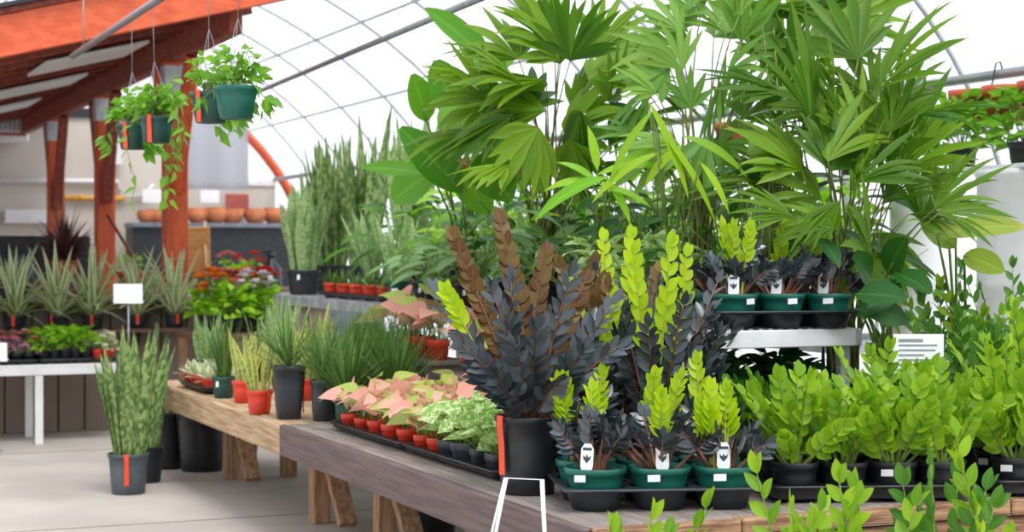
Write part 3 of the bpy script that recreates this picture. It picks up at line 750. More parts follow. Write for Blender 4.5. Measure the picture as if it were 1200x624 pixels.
# shelf on the low wall
root = thing('wall_shelf', Vector((-3.9, 13.1, 0)) - U2 * .04, 'dark brown shelf along the low wall holding variegated plants', 'shelf', rz=TH)
m = MB(); m.box((-.05, -.13, .80 - .015), (1.75, .125, .015), bev=.004); m.build('shelf_board', 'ledge_wood', root)
for x in (-1.4, -.2, 1.0): m = MB(); m.poly([(x, -.002, .785), (x, -.2, .785), (x, -.002, .62)], .02, (1, 0, 0)); m.build('shelf_bracket', 'dark_metal', root)
def sh(px): # point on the wall shelf under picture column px
    k = (px - CX) / F; a = Vector((-3.9, 13.1)) - Vector((U2.x, U2.y)) * .17
    t = (k * a.y - a.x) / (V2.x - k * V2.y); return Vector((a.x + V2.x * t, a.y + V2.y * t, .80))

# ------------------------------------------------------------------ near table: ravens in the right front
G = 'dark raven plants in green pots in the front tray'
PT = .208
trA = onz(768, 586, TZ); trA = trA + V2 * .0 + Vector((0, .10, 0)); trA = at(766, 586, 5.56); trA.z = TZ + .001
rzA = math.radians(6)
cell_tray('carry_tray', 3, 2, PT, .094, .072, trA, 'grey black carry tray at the front of the table holding six green pots', rz=rzA, mat='charcoal_plastic', deck=.12)
labs = [['front row left, with two care tags', 'front row middle, with one tall lime shoot', 'front row right, crowned with broad lime leaves'],
        ['back row left, its rim just showing', 'back row middle, behind the tall lime shoot', 'back row right, behind the lime crowned one']]
spec = [[(1, .20, 2), (1, .25, 1), (5, .20, 1)], [(3, .26, 0), (3, .27, 0), (1, .26, 0)]]
for j in range(2):
    for i in range(3):
        l, h, tg = spec[j][i]
        o = zz_raven(l, h, .1, .13, tags=tg); o.location = cell_pos(trA, 3, 2, PT, i, j, rzA); o.rotation_euler.z = R.uniform(-.3, .3)
        o['label'] = 'dark raven plant, front tray, ' + labs[j][i]; o['group'] = G
# tray on tier
trC = T(1.24, 1.08, 1.1); trC = at(905, 380, 6.83); trC.z = 1.101
cell_tray('carry_tray', 3, 2, .197, .09, .066, trC, 'black carry tray on the white tier bench holding green pots', rz=TH * .55, mat='black_plastic', deck=.15)
labs = [['left, front row', 'middle, front row', 'right, front row, with the upright white tag'], ['left, back row', 'middle, back row', 'right, back row']]
spec = [[(3, .22, 1), (0, .21, 1), (0, .20, 1)], [(0, .21, 0), (1, .23, 0), (0, .21, 0)]]
for j in range(2):
    for i in range(3):
        l, h, tg = spec[j][i]; o = zz_raven(l, h, .095, .13, tags=tg, dark=10); o.location = cell_pos(trC, 3, 2, .197, i, j, TH * .55); o.rotation_euler.z = R.uniform(-.3, .3)
        o['label'] = 'dark raven plant on white tier bench, ' + labs[j][i]; o['group'] = 'dark raven plants in green pots on the tier bench'
# tray B: green zz in black pots
trB = at(1010, 570, 5.72); trB.z = TZ + .001; rzB = math.radians(4)
cell_tray('carry_tray', 4, 2, .165, .072, .055, trB, 'black carry tray of bright green plants at the right front of the table', rz=rzB, deck=.75)
nm = ['first from the left', 'second from the left', 'third from the left', 'fourth from the left']
for j in range(2):
    for i in range(4):
        place('zzg', lambda: zz_green(R.uniform(.24, .31), .08, .125, n=12, stick=R.random() < .5, lw=.16, ll=.24, el0=.7), 5, cell_pos(trB, 4, 2, .165, i, j, rzB), 'bright green ZZ plant, %s in the %s row of right front tray' % (nm[i], 'front' if j == 0 else 'back'), 'bright green ZZ plants in the right front tray', rz=R.uniform(-.4, .4) if j == 0 else None)
trD = at(1235, 562, 5.85); trD.z = TZ + .001
cell_tray('carry_tray', 3, 2, .165, .072, .055, trD, 'black carry tray at the right edge of the picture holding ZZ plants', rz=rzB, deck=.75)
for j in range(2):
    for i in range(3):
        place('zzg', None, 5, cell_pos(trD, 3, 2, .165, i, j, rzB), 'ZZ plant in the tray at the right picture edge, %s column, %s row' % (ORD[i], 'front' if j == 0 else 'back'), 'ZZ plants in the tray at the right edge')
# larger green plants behind those trays, right
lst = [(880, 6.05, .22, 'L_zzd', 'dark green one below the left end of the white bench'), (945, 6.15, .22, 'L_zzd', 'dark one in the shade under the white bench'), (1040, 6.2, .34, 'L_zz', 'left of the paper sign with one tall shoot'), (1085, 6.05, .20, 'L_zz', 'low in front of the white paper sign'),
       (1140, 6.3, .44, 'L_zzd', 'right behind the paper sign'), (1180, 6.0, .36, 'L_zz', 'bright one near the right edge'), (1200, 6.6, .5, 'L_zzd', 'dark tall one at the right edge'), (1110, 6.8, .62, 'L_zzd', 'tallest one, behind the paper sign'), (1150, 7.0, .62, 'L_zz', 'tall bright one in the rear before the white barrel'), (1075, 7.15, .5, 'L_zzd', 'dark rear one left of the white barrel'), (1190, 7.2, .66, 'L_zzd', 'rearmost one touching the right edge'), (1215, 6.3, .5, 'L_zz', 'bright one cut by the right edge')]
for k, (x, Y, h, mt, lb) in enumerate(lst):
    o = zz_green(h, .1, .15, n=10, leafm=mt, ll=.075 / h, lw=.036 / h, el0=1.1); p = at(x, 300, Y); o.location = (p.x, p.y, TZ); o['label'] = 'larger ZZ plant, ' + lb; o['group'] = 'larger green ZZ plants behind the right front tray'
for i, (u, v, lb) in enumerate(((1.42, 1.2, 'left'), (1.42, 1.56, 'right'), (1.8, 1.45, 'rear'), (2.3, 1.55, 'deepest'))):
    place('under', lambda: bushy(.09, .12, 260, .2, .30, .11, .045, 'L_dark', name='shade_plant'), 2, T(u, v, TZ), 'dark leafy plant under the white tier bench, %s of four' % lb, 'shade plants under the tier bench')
# big black pot with bronze and raven shoots
def big_raven():
    root = thing('bronze_raven_plant', cat='houseplant'); z = pot(root, .115, .265, 'black_plastic', soil='soil', taper=.78)
    def shoot(x1, y1, L, kind, dpt=0., x0=0):
        b = Vector((x0, dpt * .04, z)); a = Vector((x1, dpt, y1)); d = (a).normalized()
        if kind == 'b': zz_shoot(root, b, d, L, 15, .075, .056, 'L_bronze', 'brown_stem', clasp=.6, start=.12, droop=.2, name='bronze_shoot', nose=Vector((.2, -1, .2)), sr=.006)
        elif kind == 'l': zz_shoot(root, b, d, L, 5, .075, .04, 'L_lime', 'shoot_stem', clasp=.85, start=.7, droop=.05, name='young_lime_shoot', nose=Vector((.2, -1, .2)))
        else: zz_shoot(root, b, d, L, 8, .088, .038, 'L_raven', 'raven_stem', clasp=.85, start=.2, droop=.4, name='leafy_shoot', sr=.006, nose=Vector((R.uniform(-.5, .5), -1, .3)))
    for x, y, L, kd, dp in ((-.22, .62, .66, 'b', 0), (-.12, .66, .70, 'b', .1), (-.30, .56, .5, 'l', -.1), (.22, .62, .52, 'b', .15), (.12, .7, .6, 'b', .2),
        (-.26, .55, .5, 'r', 0), (-.16, .6, .5, 'r', -.2), (0, .6, .5, 'r', -.15), (.12, .6, .52, 'r', -.1), (.26, .55, .46, 'r', 0), (.34, .4, .38, 'r', -.1), (-.30, .42, .36, 'r', -.1), (.05, .6, .38, 'r', -.3), (.2, .5, .34, 'r', -.3), (-.1, .5, .36, 'r', -.35), (.3, .5, .46, 'r', .2),
        (-.2, .35, .26, 'r', -.3), (.16, .35, .28, 'r', -.4), (-.02, .3, .24, 'r', -.4), (.3, .3, .26, 'r', -.2), (-.32, .3, .26, 'r', 0), (-.1, .6, .44, 'r', .1)): shoot(x, y, L, kd, dp, R.uniform(-.06, .06))
    tape(root, .115, .07, .265, -.9, w=.03)
    return root
o = big_raven(); p = onz(619, 582, TZ); o.location = (p.x, p.y + .08, TZ); o['label'] = 'large raven plant with bronze shoots in a big black pot with an orange tag'
# tall ravens behind tray A
def tall_raven(H, lime, bronze, n=12):
    root = thing('tall_raven_plant', cat='houseplant'); z = pot(root, .11, .2, 'black_plastic')
    for k in range(n):
        az = 2 * PI * (k + R.random() * .6) / n; d = spherical(az, R.uniform(1.05, 1.42)); zz_shoot(root, Vector((d.x, d.y, 0)) * .09 + Z * z, d, H * R.uniform(.5, 1.05), 9, .075, .034, 'L_raven', 'raven_stem', start=.2, droop=.35, sr=.006)
    for k in range(lime): d = spherical(R.uniform(0, 6.28), R.uniform(1.25, 1.5)); zz_shoot(root, d * .01 + Z * z, d, H * R.uniform(1.0, 1.25), 7, .075, .045, 'L_lime', 'shoot_stem', clasp=.75, start=.45, droop=.1, name='young_lime_shoot', nose=Vector((.2, -1, .2)))
    for k in range(bronze): d = spherical(R.uniform(0, 6.28), R.uniform(1.2, 1.45)); zz_shoot(root, d * .01 + Z * z, d, H * R.uniform(.9, 1.15), 10, .07, .042, 'L_bronze', 'brown_stem', clasp=.65, start=.3, droop=.1, name='bronze_shoot', nose=Vector((-.2, -1, .2)))
    return root
for x, Y, h, l, b, lb in ((690, 6.05, .42, 2, 1, 'left of the row behind the front tray, bronze tipped'), (735, 6.2, .56, 1, 2, 'with brown shoots, behind the middle green pot'), (768, 5.98, .60, 2, 0, 'with the tallest lime shoot of big round leaves'), (796, 6.1, .36, 2, 0, 'rightmost behind the front tray, beside the white bench'),
                             (668, 6.5, .52, 0, 2, 'with mixed bronze leaves behind the big black pot'), (720, 6.65, .60, 1, 1, 'rear one between the bronze plant and the lime shoot'), (790, 6.6, .55, 1, 0, 'rear one close to the left end of the white bench')):
    o = tall_raven(h, l, b); p = at(x, 300, Y); o.location = (p.x, p.y, TZ); o['label'] = 'tall dark raven plant, ' + lb; o['group'] = 'tall raven plants behind the front tray'

# ------------------------------------------------------------------ syngonium trays
NU = 6; pu = .19
def uvtray(u0, u1, v0, v1, label, nx, ny):
    L = u1 - u0; W = v1 - v0
    return cell_tray('plug_tray', ny, nx, W / ny, .030, .035, T((u0 + u1) / 2, (v0 + v1) / 2, TZ + .001), label, group='black trays of small syngoniums', rz=TH, py=L / nx)
uvtray(2.0, 2.96, .12, .70, 'black tray under the pink syngoniums, far one', 5, 5)
uvtray(1.02, 1.98, .12, .70, 'black tray under the green and pink syngoniums, near one', 6, 5)
rown = ['front', 'second', 'middle', 'fourth', 'back']
for j in range(5):
    v = .12 + .116 * (j + .5)
    for i in range(5):
        u = 2.0 + .192 * (i + .5)
        place('pink', lambda: syngonium(n=17, H=.15, LL=.088), 6, T(u, v, TZ + .006), 'pink syngonium, %s from far end of %s row, far tray' % (ORD[4 - i], rown[j]), 'pink syngoniums in small red pots', s=R.uniform(1.05, 1.35) + .1 * (j > 1))
    for i in range(6):
        u = 1.02 + .16 * (i + .5)
        if i >= 4 or (j >= 2 and i != 0): place('pink', None, 6, T(u, v, TZ + .006), 'pink syngonium, %s from near end of %s row, near tray' % (ORD[i], rown[j]), 'pink syngoniums in small red pots', s=R.uniform(1.05, 1.35))
        else: place('mott', lambda: syngonium('L_green_mott', 'charcoal_plastic', n=26, H=.13, LL=.06, sq=6), 5, T(u, v, TZ + .006), 'pale mottled green syngonium, %s from near end of %s row, near tray' % (ORD[i], rown[j]), 'mottled green syngoniums in dark pots', s=R.uniform(1.35, 1.6))
for i in range(5):
    place('pink', None, 6, T(2.3 + .2 * i, .87, TZ + .226), 'pink syngonium on the low wooden step, %s from the near end' % ORD[i], 'pink syngoniums on the wooden step', s=R.uniform(1.4, 1.6))

for i in range(3):
    place('pink', None, 6, T(3.5 + .2 * i, .85, TZ + .271), 'pink syngonium on the short step of the pine table, %s from the near end' % ORD[i], 'pink syngoniums on the short step', s=R.uniform(1.6, 1.8))
# ------------------------------------------------------------------ far table
def tp(px, py, dy=0.): p = onz(px, py, TZ); return Vector((p.x, p.y + dy, TZ))
def P(px, Y, z): p = at(px, 300, Y); return Vector((p.x, p.y, z))
o = grassy(.078, .26, 60, .34, .012, potm='charcoal_plastic', sq=8, name='spiky_plant', taper=.72, el=(.5, 1.4), droop=.4); o.location = P(338, 8.36, TZ); o.rotation_euler.z = TH * .6; tape(o, .074, .03, .24, 1.2, w=.02)
o['label'] = 'spiky green plant in a tall square black pot where the two tables meet'
o = grassy(.06, .2, 60, .34, .011, potm='charcoal_plastic', name='spiky_plant', el=(.6, 1.45), droop=.4); o.location = P(378, 8.25, TZ); o['label'] = 'spiky green plant in a round black pot just left of the pink syngoniums'
def sny(): 
    o = sans(.066, .12, .34, 9, .035, 'L_sansy', 'red_plastic', .35, name='yellow_edged_snake_plant'); return o
o = sny(); o.location = P(304, 8.62, TZ); tape(o, .062, .01, .11, .9, w=.02); o['label'] = 'yellow-edged snake plant in a bright red pot with an orange tag'
o = sny(); o.location = P(286, 9.25, TZ); o['label'] = 'yellow-edged snake plant in a red pot behind and left of the tagged one'
o = grassy(.066, .12, 90, .36, .010, name='spiky_grass_plant', el=(1.0, 1.52), droop=.3); o.location = P(262, 9.55, TZ); sticker(o, .066, .08, -.4, .018, .03); o['label'] = 'upright green tufted plant in a dark green pot beside the succulent tray'
o = sans(.075, .14, .36, 14, .04, 'L_sansw', 'black_plastic', .3, name='pale_snake_plant'); o.location = T(6.02, .25, TZ); o['label'] = 'pale snake plant in a black pot at the far left corner of the pine table'
tr = T(5.40, .135, TZ + .001); cell_tray('carry_tray', 2, 4, .115, .05, .04, tr, 'low black tray of small succulents in red pots on the pine table', rz=TH, py=.165)
for i in range(2):
    for j in range(4):
        place('succ', lambda: rosette(.055, .085, 22, .12, .034, 'L_succ', 'red_plastic', 'pale_succulent', .5, (.3, 1.4), prof='lance'), 3, cell_pos(tr, 2, 4, .115, i, j, py=.165), 'pale succulent in red pot, %s column, %s from near end of low tray' % (('left', 'right')[i], ORD[j]), 'pale succulents in the low tray')
# back rows on the far table
k = 0
for (u, v, fn, nm_, lb) in ((5.95, .6, lambda: sans(.07, .13, .42, 12, .035, 'L_sans', spread=.25), 'a', 'dark banded snake plant in a black pot, rear left on the pine table'),
    (5.6, .62, lambda: sans(.07, .13, .46, 14, .03, 'L_sansw', spread=.28, name='pale_snake_plant'), 'b', 'silvery snake plant in a black pot behind the succulent tray'),
    (5.15, .5, lambda: sans(.07, .13, .50, 14, .03, 'L_sansw', spread=.25, name='pale_snake_plant'), 'c', 'tall silvery snake plant behind the dark green pot'),
    (4.85, .62, lambda: sans(.07, .13, .46, 12, .035, 'L_sansy', spread=.3, name='yellow_edged_snake_plant'), 'd', 'yellow-edged snake plant in the back row of the pine table'),
    (4.5, .45, lambda: sans(.06, .12, .38, 10, .032, 'L_sansy', 'red_plastic', spread=.3, name='yellow_edged_snake_plant'), 'e', 'small yellow-edged snake plant behind the two red pots'),
    (4.25, .68, lambda: grassy(.075, .14, 90, .42, .010, el=(.8, 1.5)), 'f', 'bushy dark spiky plant in the back row, far side'),
    (3.95, .45, lambda: grassy(.075, .14, 80, .38, .010, el=(.7, 1.5)), 'g', 'dark spiky plant right behind the tall square pot'),
    (3.9, .8, lambda: sans(.07, .13, .40, 12, .03, 'L_sansy', spread=.4, name='yellow_edged_snake_plant'), 'h', 'yellow streaked snake plant among the dark spiky plants'),
    (3.6, .62, lambda: grassy(.075, .14, 90, .42, .010, el=(.8, 1.5)), 'i', 'dark spiky plant in the back row at the near end of the pine table')):
    o = fn(); o.location = T(u, v, TZ); o['label'] = lb
for i in range(7):
    place('grs', lambda: grassy(.07, .13, 110, .38, .011, el=(.6, 1.5)), 3, T((4.15 + .24 * i) if i < 4 else (3.42 + .3 * (i - 4)), .87 if i < 4 else .60, TZ), 'dark spiky tuft in the rear rows of the pine table, %s counted from behind' % ORD[i], 'dark spiky tufts before the tier bench')
for i, (u, v) in enumerate(((3.2, .52), (3.12, .80), (2.75, 1.0), (3.15, .26), (3.45, .3), (2.9, .75), (2.5, .99), (3.35, .9))):
    zz_ = TZ
    if v > .72 and u < 3.2: v = .87; zz_ = TZ + .225
    if i in (1, 2, 5, 6, 7): continue
    place('grs', lambda: grassy(.07, .13, 110, .38, .010, el=(.8, 1.5)), 3, T(u, v, zz_), ['dark spiky tufted plant left of the pink trays, level with the tray middle', 'dark spiky tufted plant on the far end of the wooden step', '', 'dark spiky tufted plant left of the front row of pink syngoniums', 'dark spiky tufted plant between the two black pots', '', '', 'dark spiky tufted plant at the back where the tables meet'][i], 'dark spiky tufts')

# ------------------------------------------------------------------ floor plants
o = sans(.118, .235, .80, 30, .062, 'L_sans', 'grey_plastic', .24, tapes=1, name='snake_plant'); o.location = P(150, 9.86, 0); o.rotation_euler.z = .1; o['label'] = 'big snake plant on the concrete floor in a dark grey pot with an orange tag'
for x, Y, r, h, lb in ((196, 11.0, .12, .36, 'black pot with drooping leaves on the floor under the corner of the pine table'), (236, 10.9, .17, .40, 'widest black pot on the floor under the pine table'), (283, 11.4, .13, .42, 'black pot deep under the pine table near its leg')):
    o = broad(r, h, 9, .1, .2, .04, 'L_grass', 'black_plastic', 'potted_plant', droop=1.4); o.location = P(x, Y, 0); o['label'] = lb
for u, v, r, h, lb in ((3.35, .75, .16, .2, 'low black tub on the floor below the joint of the two tables'),):
    o = broad(r, h, 8, .08, .16, .04, 'L_grass', 'black_plastic', 'potted_plant', droop=1.4); o.location = T(u, v, 0); o['label'] = lb
o = sans(.10, .22, .62, 14, .05, 'L_sans', 'black_plastic', .2, name='snake_plant'); o.location = P(172, 10.35, 0); o['label'] = 'smaller snake plant in a black pot behind the tagged floor pot'
# plants in front of the near table, tops only in view
for x, Y, h, mt, n, lb in ((748, 4.72, .50, 'L_zz', 7, 'with rounded leaves below the front tray'), (950, 4.66, .63, 'L_zz', 7, 'with two upright shoots below the right front tray'), (1020, 4.62, .56, 'L_zz', 6, 'right of the two upright shoots'), (1105, 4.68, .66, 'L_zzd', 8, 'with long narrow leaf shoots at the lower right'), (1185, 4.6, .68, 'L_zz', 8, 'at the lower right corner of the picture')):
    o = zz_green(h, .12, .24, n=n, leafm=mt, ll=.085 / h, lw=.042 / h, el0=1.25); o.location = P(x, Y, 0); o['label'] = 'floor ZZ plant before near table, ' + lb; o['group'] = 'floor plants before the near table'

# wire stand
root = thing('wire_sign_stand', P(600, 4.8, 0), 'empty white bent wire sign stand before the side board of the near table', 'stand')
b = Vector(root.location); m = MB(); Y = 4.8
tl, tr_ = at(592, 561, Y) - b, at(636, 563, Y) - b
fl, fr = at(516, 295 + 2800 / Y, Y) - b, at(650, 295 + 2800 / Y, Y) - b
fl.z = fr.z = .004; m.tube([fl + Vector((-.0, 0, 0)), tl, tr_, fr], .0045, 8); m.build('front_frame', 'white_paint', root)
m = MB(); bl, br = fl + Vector((.03, -.22, 0)), fr + Vector((.0, -.22, 0)); m.tube([tl + Vector((.004, -.012, .0)), bl, br, tr_ + Vector((-.004, -.012, 0))], .0045, 8); m.build('rear_frame', 'white_paint', root)
# paper sign at right
def sign(name, x0, y0, x1, y1, Y, zfoot, label, lines=True, rz=0., post='white_paint', lean=.0):
    p = at((x0 + x1) / 2, y1, Y); w = (x1 - x0) / F * Y; h = (y1 - y0) / F * Y
    root = thing(name, (p.x, p.y, zfoot), label, 'sign', rz=rz); zb = p.z - zfoot
    m = MB(); m.box((0, 0, zb + h / 2), (w / 2, .003, h / 2)); o = m.build('sign_card', 'paper', root)
    if lines:
        g = MB(); n = 7
        for k in range(n):
            l = w * (.8 if k % 3 else .55) * R.uniform(.8, 1); g.box((-w * .4 + l / 2, -.0036, zb + h * (.86 - .11 * k)), (l / 2, .0006, h * (.02 if k else .035)))
        g.build('printed_lines', 'print_grey', o)
    m = MB(); m.box((0, .012, zb - .0 + h * .1), (w / 2 + .004, .006, .006)); m.build('card_clip', 'dark_metal' if lines else 'white_paint', root)
    m = MB(); m.tube([(0, .012, 0), (0, .012, zb + h * .3)], .006, 8); m.box((0, .012, .004), (.05, .05, .004)); m.build('sign_post', post, root)
    return root
sign('paper_sign', 1047, 392, 1106, 444, 6.2, TZ, 'white printed paper sign standing among the green plants on the near table', True, rz=.0)
sign('price_card', 133, 333, 167, 356, 11.9, 0, 'small blank white card on a thin grey post above the floor snake plant', False, post='grey_paint')
sign('price_card', -25, 402, 8, 424, 11.9, 0, 'white card at the left edge of the picture in front of the white table', False, post='grey_paint')

# ------------------------------------------------------------------ tier bench: snake plants and company
BZ = 1.101
def onb(px, back=0.):       # point on the tier bench above picture column px, 'back' metres behind its front edge
    k = (px - CX) / F; a = T(0, 1.13 + back, 0); t = (k * a.y - a.x) / (U2.x - k * U2.y); p = a + U2 * t; p.z = BZ; return p
o = sans(.12, .17, .74, 26, .085, 'L_sansw', sq=0, spread=.24); o.location = onb(356, .02); sticker(o, .116, .12, -.2, .02, .035); o['label'] = 'broad pale snake plant in a black pot, far left end of the tier bench'
for x, b_, h, mt, lb in ((392, .32, 1.0, 'L_sans', 'tall dark banded snake plant rising behind the small red pots'), (425, .42, 1.08, 'L_sans', 'tallest dark snake plant on the tier bench'), (372, .38, .7, 'L_sansw', 'pale snake plant behind the broad one on the tier bench'), (480, .42, 1.05, 'L_sansw', 'tall pale snake plant left of the paddle-leaved plant')):
    o = sans(.11, .2, h * 1.1, 24, .075, mt, spread=.2); o.location = onb(x, b_); o['label'] = lb
o = sans(.07, .125, .5, 13, .06, 'L_sansw', 'dark_green_plastic', spread=.42, name='pale_snake_plant'); o.location = onb(466, .02); sticker(o, .071, .07, -.2); o['label'] = 'silvery fan shaped snake plant in a dark green pot with a white sticker'
o = sans(.08, .125, .55, 13, .055, 'L_sansw', 'black_plastic', spread=.42, name='pale_snake_plant'); o.location = onb(440, .3); o['label'] = 'silvery snake plant behind the last small red pot'
tr = onb(418, -.02); cell_tray('carry_tray', 1, 5, .10, .046, .035, tr, 'narrow black tray of small red pots on the front edge of the tier bench', py=.27)
for k, x in enumerate(range(5)):
    q = cell_pos(tr, 1, 5, .10, 0, k, py=.27); place('smallred', lambda: rosette(.05, .09, 22, .14, .018, 'L_grass', 'red_plastic', 'small_aloe', .5, (.3, 1.4), sq=0), 3, q, 'small spiky plant in red pot on tier bench, %s from near end' % ORD[k], 'small red pots on the tier bench')
for k, (x, lb) in enumerate(((496, 'left'), (522, 'middle'), (548, 'right'))):
    o = broad(.08, .13, 14, .24, .22, .085, 'L_vein', 'black_plastic', 'aglaonema_plant', el=(.3, 1.4), droop=1.2); o.location = onb(x, .03); sticker(o, .08, .08, -.2, .016, .03); o['label'] = 'silver veined drooping plant on the tier bench edge, %s of three' % lb; o['group'] = 'veined foliage plants on the tier bench'

# bird of paradise with paddle leaves: base point, tip, width in pixels
def paddle_plant(base, leaves, label, mat='L_paddle', name='bird_of_paradise_plant', ph=.24, pr=.14, grp=None):
    root = thing(name, base, label, 'houseplant', grp); z = pot(root, pr, ph, 'black_plastic'); base = Vector(base)
    for (x0, y0, x1, y1, w, Y) in leaves:
        a = at(x0, y0, Y) - base; t = at(x1, y1, Y + R.uniform(-.2, .15)) - base; L = (t - a).length; d = (t - a).normalized(); m = MB()
        b = Vector((R.uniform(-.05, .05), R.uniform(-.05, .05), z - .004)); mid = b.lerp(a, .55); mid.x = b.x + (a.x - b.x) * .35; mid.z += .02
        pts = [b, b.lerp(mid, .5), mid, mid.lerp(a, .5) + Z * .01, a, a + d * L * .3]; m.tube(pts, [.009, .008, .007, .006, .005, .003], 6, 1)
        nn = Vector((R.uniform(-.5, .5), -1, .5)); dr = .25
        m.leaf(a, (d + Z * dr * .5).normalized(), L * 1.02, w * 1.3 / F * Y, n=nn, droop=dr, fold=.3, seg=9, prof='paddle', wave=.03)
        m.build('paddle_leaf', [mat, 'green_stem'], root)
    return root
paddle_plant(onb(545, .36), [(572, 72, 499, 12, 26, 8.6), (500, 142, 484, 88, 26, 8.7), (532, 140, 512, 72, 36, 8.6), (540, 225, 470, 152, 34, 8.4), (506, 206, 424, 198, 16, 8.6), (512, 200, 462, 236, 40, 8.7), (560, 182, 598, 236, 40, 8.3), (548, 150, 522, 200, 30, 8.5), (560, 120, 520, 158, 38, 8.6), (566, 90, 540, 30, 30, 8.8), (575, 250, 530, 200, 28, 8.5), (600, 60, 555, 95, 34, 8.6), (560, 160, 510, 175, 30, 8.7)],
    'bird of paradise plant with big upright paddle leaves left of the tallest palm')

# palms
bz = BZ
pa = onb(640, .38)
palm('fan_palm', 'tallest bright green fan palm with broad pleated fronds above the middle of the bench', (pa.x, pa.y), [
 (640, 95, 7.9, 165, 125), (655, 70, 8.0, 125, 100), (668, 72, 7.8, 80, 95), (600, 135, 7.8, 195, 110), (690, 95, 7.8, 40, 110), (632, 150, 7.7, 235, 95), (668, 165, 7.7, 285, 90), (715, 120, 7.8, 320, 95), (725, 90, 8.0, 5, 90), (590, 70, 8.1, 150, 95),
 (640, 130, 7.9, 170, 120), (700, 60, 8.1, 60, 90), (740, 150, 7.9, 340, 80), (610, 110, 8.0, 215, 110), (680, 130, 7.7, 260, 100), (650, 40, 8.2, 100, 80), (575, 120, 8.2, 175, 85)], potz=bz, ns=10, spread=1.9, wf=1.0, extra=(655, 125, 120, 85, 7.9, 22, 70, 105))
pb = onb(815, .3); 
palm('fan_palm', 'slender pale green fan palm with thin stems between the two big palms', (pb.x, pb.y), [
 (800, 65, 7.4, 140, 95), (785, 80, 7.3, 190, 85), (845, 95, 7.2, 250, 85), (868, 50, 7.4, 75, 100), (850, 40, 7.5, 100, 90), (820, 20, 7.6, 120, 80), (885, 60, 7.5, 30, 90), (760, 110, 7.4, 215, 80), (900, 100, 7.3, 340, 80), (830, 160, 7.2, 280, 90), (780, 180, 7.3, 200, 80), (870, 140, 7.4, 60, 80), (790, 30, 7.5, 60, 90)], 'L_palmpale', potz=bz, potr=.12, ns=8, spread=1.9, wf=.85, extra=(835, 120, 85, 110, 7.4, 16, 60, 90))
palm('fan_palm', 'big deep green fan palm behind the dark plants on the white bench', (P(985, 7.25, 0).x, 7.25), [
 (1030, 105, 6.9, 62, 150), (1005, 70, 7.1, 105, 120), (950, 140, 6.9, 95, 150), (1075, 135, 6.8, 18, 120), (970, 190, 6.8, 70, 130), (940, 200, 6.9, 130, 110), (1005, 215, 6.7, 50, 110), (1095, 245, 6.8, 48, 110), (1100, 250, 6.7, 8, 95), (955, 60, 7.2, 50, 120), (920, 110, 7.2, 150, 110),
 (1000, 180, 7.1, 110, 130), (1040, 190, 7.1, 85, 130), (985, 235, 6.7, 215, 90), (1035, 240, 7.0, 75, 110), (900, 215, 7.1, 170, 110), (1060, 200, 7.2, 45, 120), (930, 255, 6.8, 150, 100), (1020, 300, 6.8, 100, 110), (1080, 260, 7.1, 65, 120)], potz=TZ, potr=.15, poth=.28, ns=10, spread=1.6, wf=.92, extra=(995, 195, 95, 105, 7.15, 26, 75, 115))
palm('fan_palm', 'fan palm with raised fronds right at the top beside the pale slender palm', (onb(905, .4).x, onb(905, .4).y), [
 (905, 20, 7.6, 30, 130), (930, 30, 7.7, 60, 110), (890, 10, 7.6, 10, 110), (960, 10, 7.7, 50, 110), (920, 90, 7.7, 80, 110), (980, 30, 7.8, 30, 120), (1010, 20, 7.9, 70, 100)], potz=bz, potr=.12, ns=9, spread=1.3, wf=1.1, extra=(960, 60, 70, 50, 7.8, 8, 80, 110))
# long arching leaves in the middle
def arching(base, leaves, label, mat, name='arching_leaf_plant'):
    root = thing(name, base, label, 'houseplant'); z = pot(root, .1, .18, 'black_plastic'); base = Vector(base)
    m = MB(); g = MB()
    for (x0, y0, x1, y1, w, Y) in leaves:
        a = at(x0, y0, Y) - base; t = at(x1, y1, Y) - base; L = (t - a).length; d = ((t - a).normalized() + Z * .35).normalized()
        g.tube([Vector((0, 0, z - .004)), a * .5 + Z * z * .5, a], .004, 5); m.leaf(a, d, L * 1.05, w / F * Y, n=Vector((.2, -1, .8)), droop=.75, fold=.3, seg=10, prof='lance')
    m.build('foliage', mat, root); g.build('stalks', 'green_stem', root); return root
arching(onb(700, .25), [(712, 208, 632, 262, 17, 7.0), (700, 205, 790, 200, 12, 7.1), (700, 215, 655, 190, 10, 7.1), (720, 200, 775, 175, 12, 7.2), (712, 212, 735, 262, 12, 7.0), (700, 220, 760, 245, 10, 7.0), (700, 200, 690, 150, 12, 7.2), (700, 215, 640, 225, 12, 7.1)], 'plant with long arching yellow green leaves below the tallest palm', 'L_lush')
arching(onb(790, .2), [(760, 120, 800, 230, 12, 6.9), (765, 130, 720, 215, 10, 6.9), (770, 150, 830, 260, 10, 6.9), (800, 160, 870, 210, 14, 6.9), (800, 170, 760, 220, 12, 7.0), (770, 180, 700, 240, 12, 6.9), (820, 190, 850, 250, 10, 6.8)], 'plant with narrow green strap leaves left of the white bench', 'L_zz')
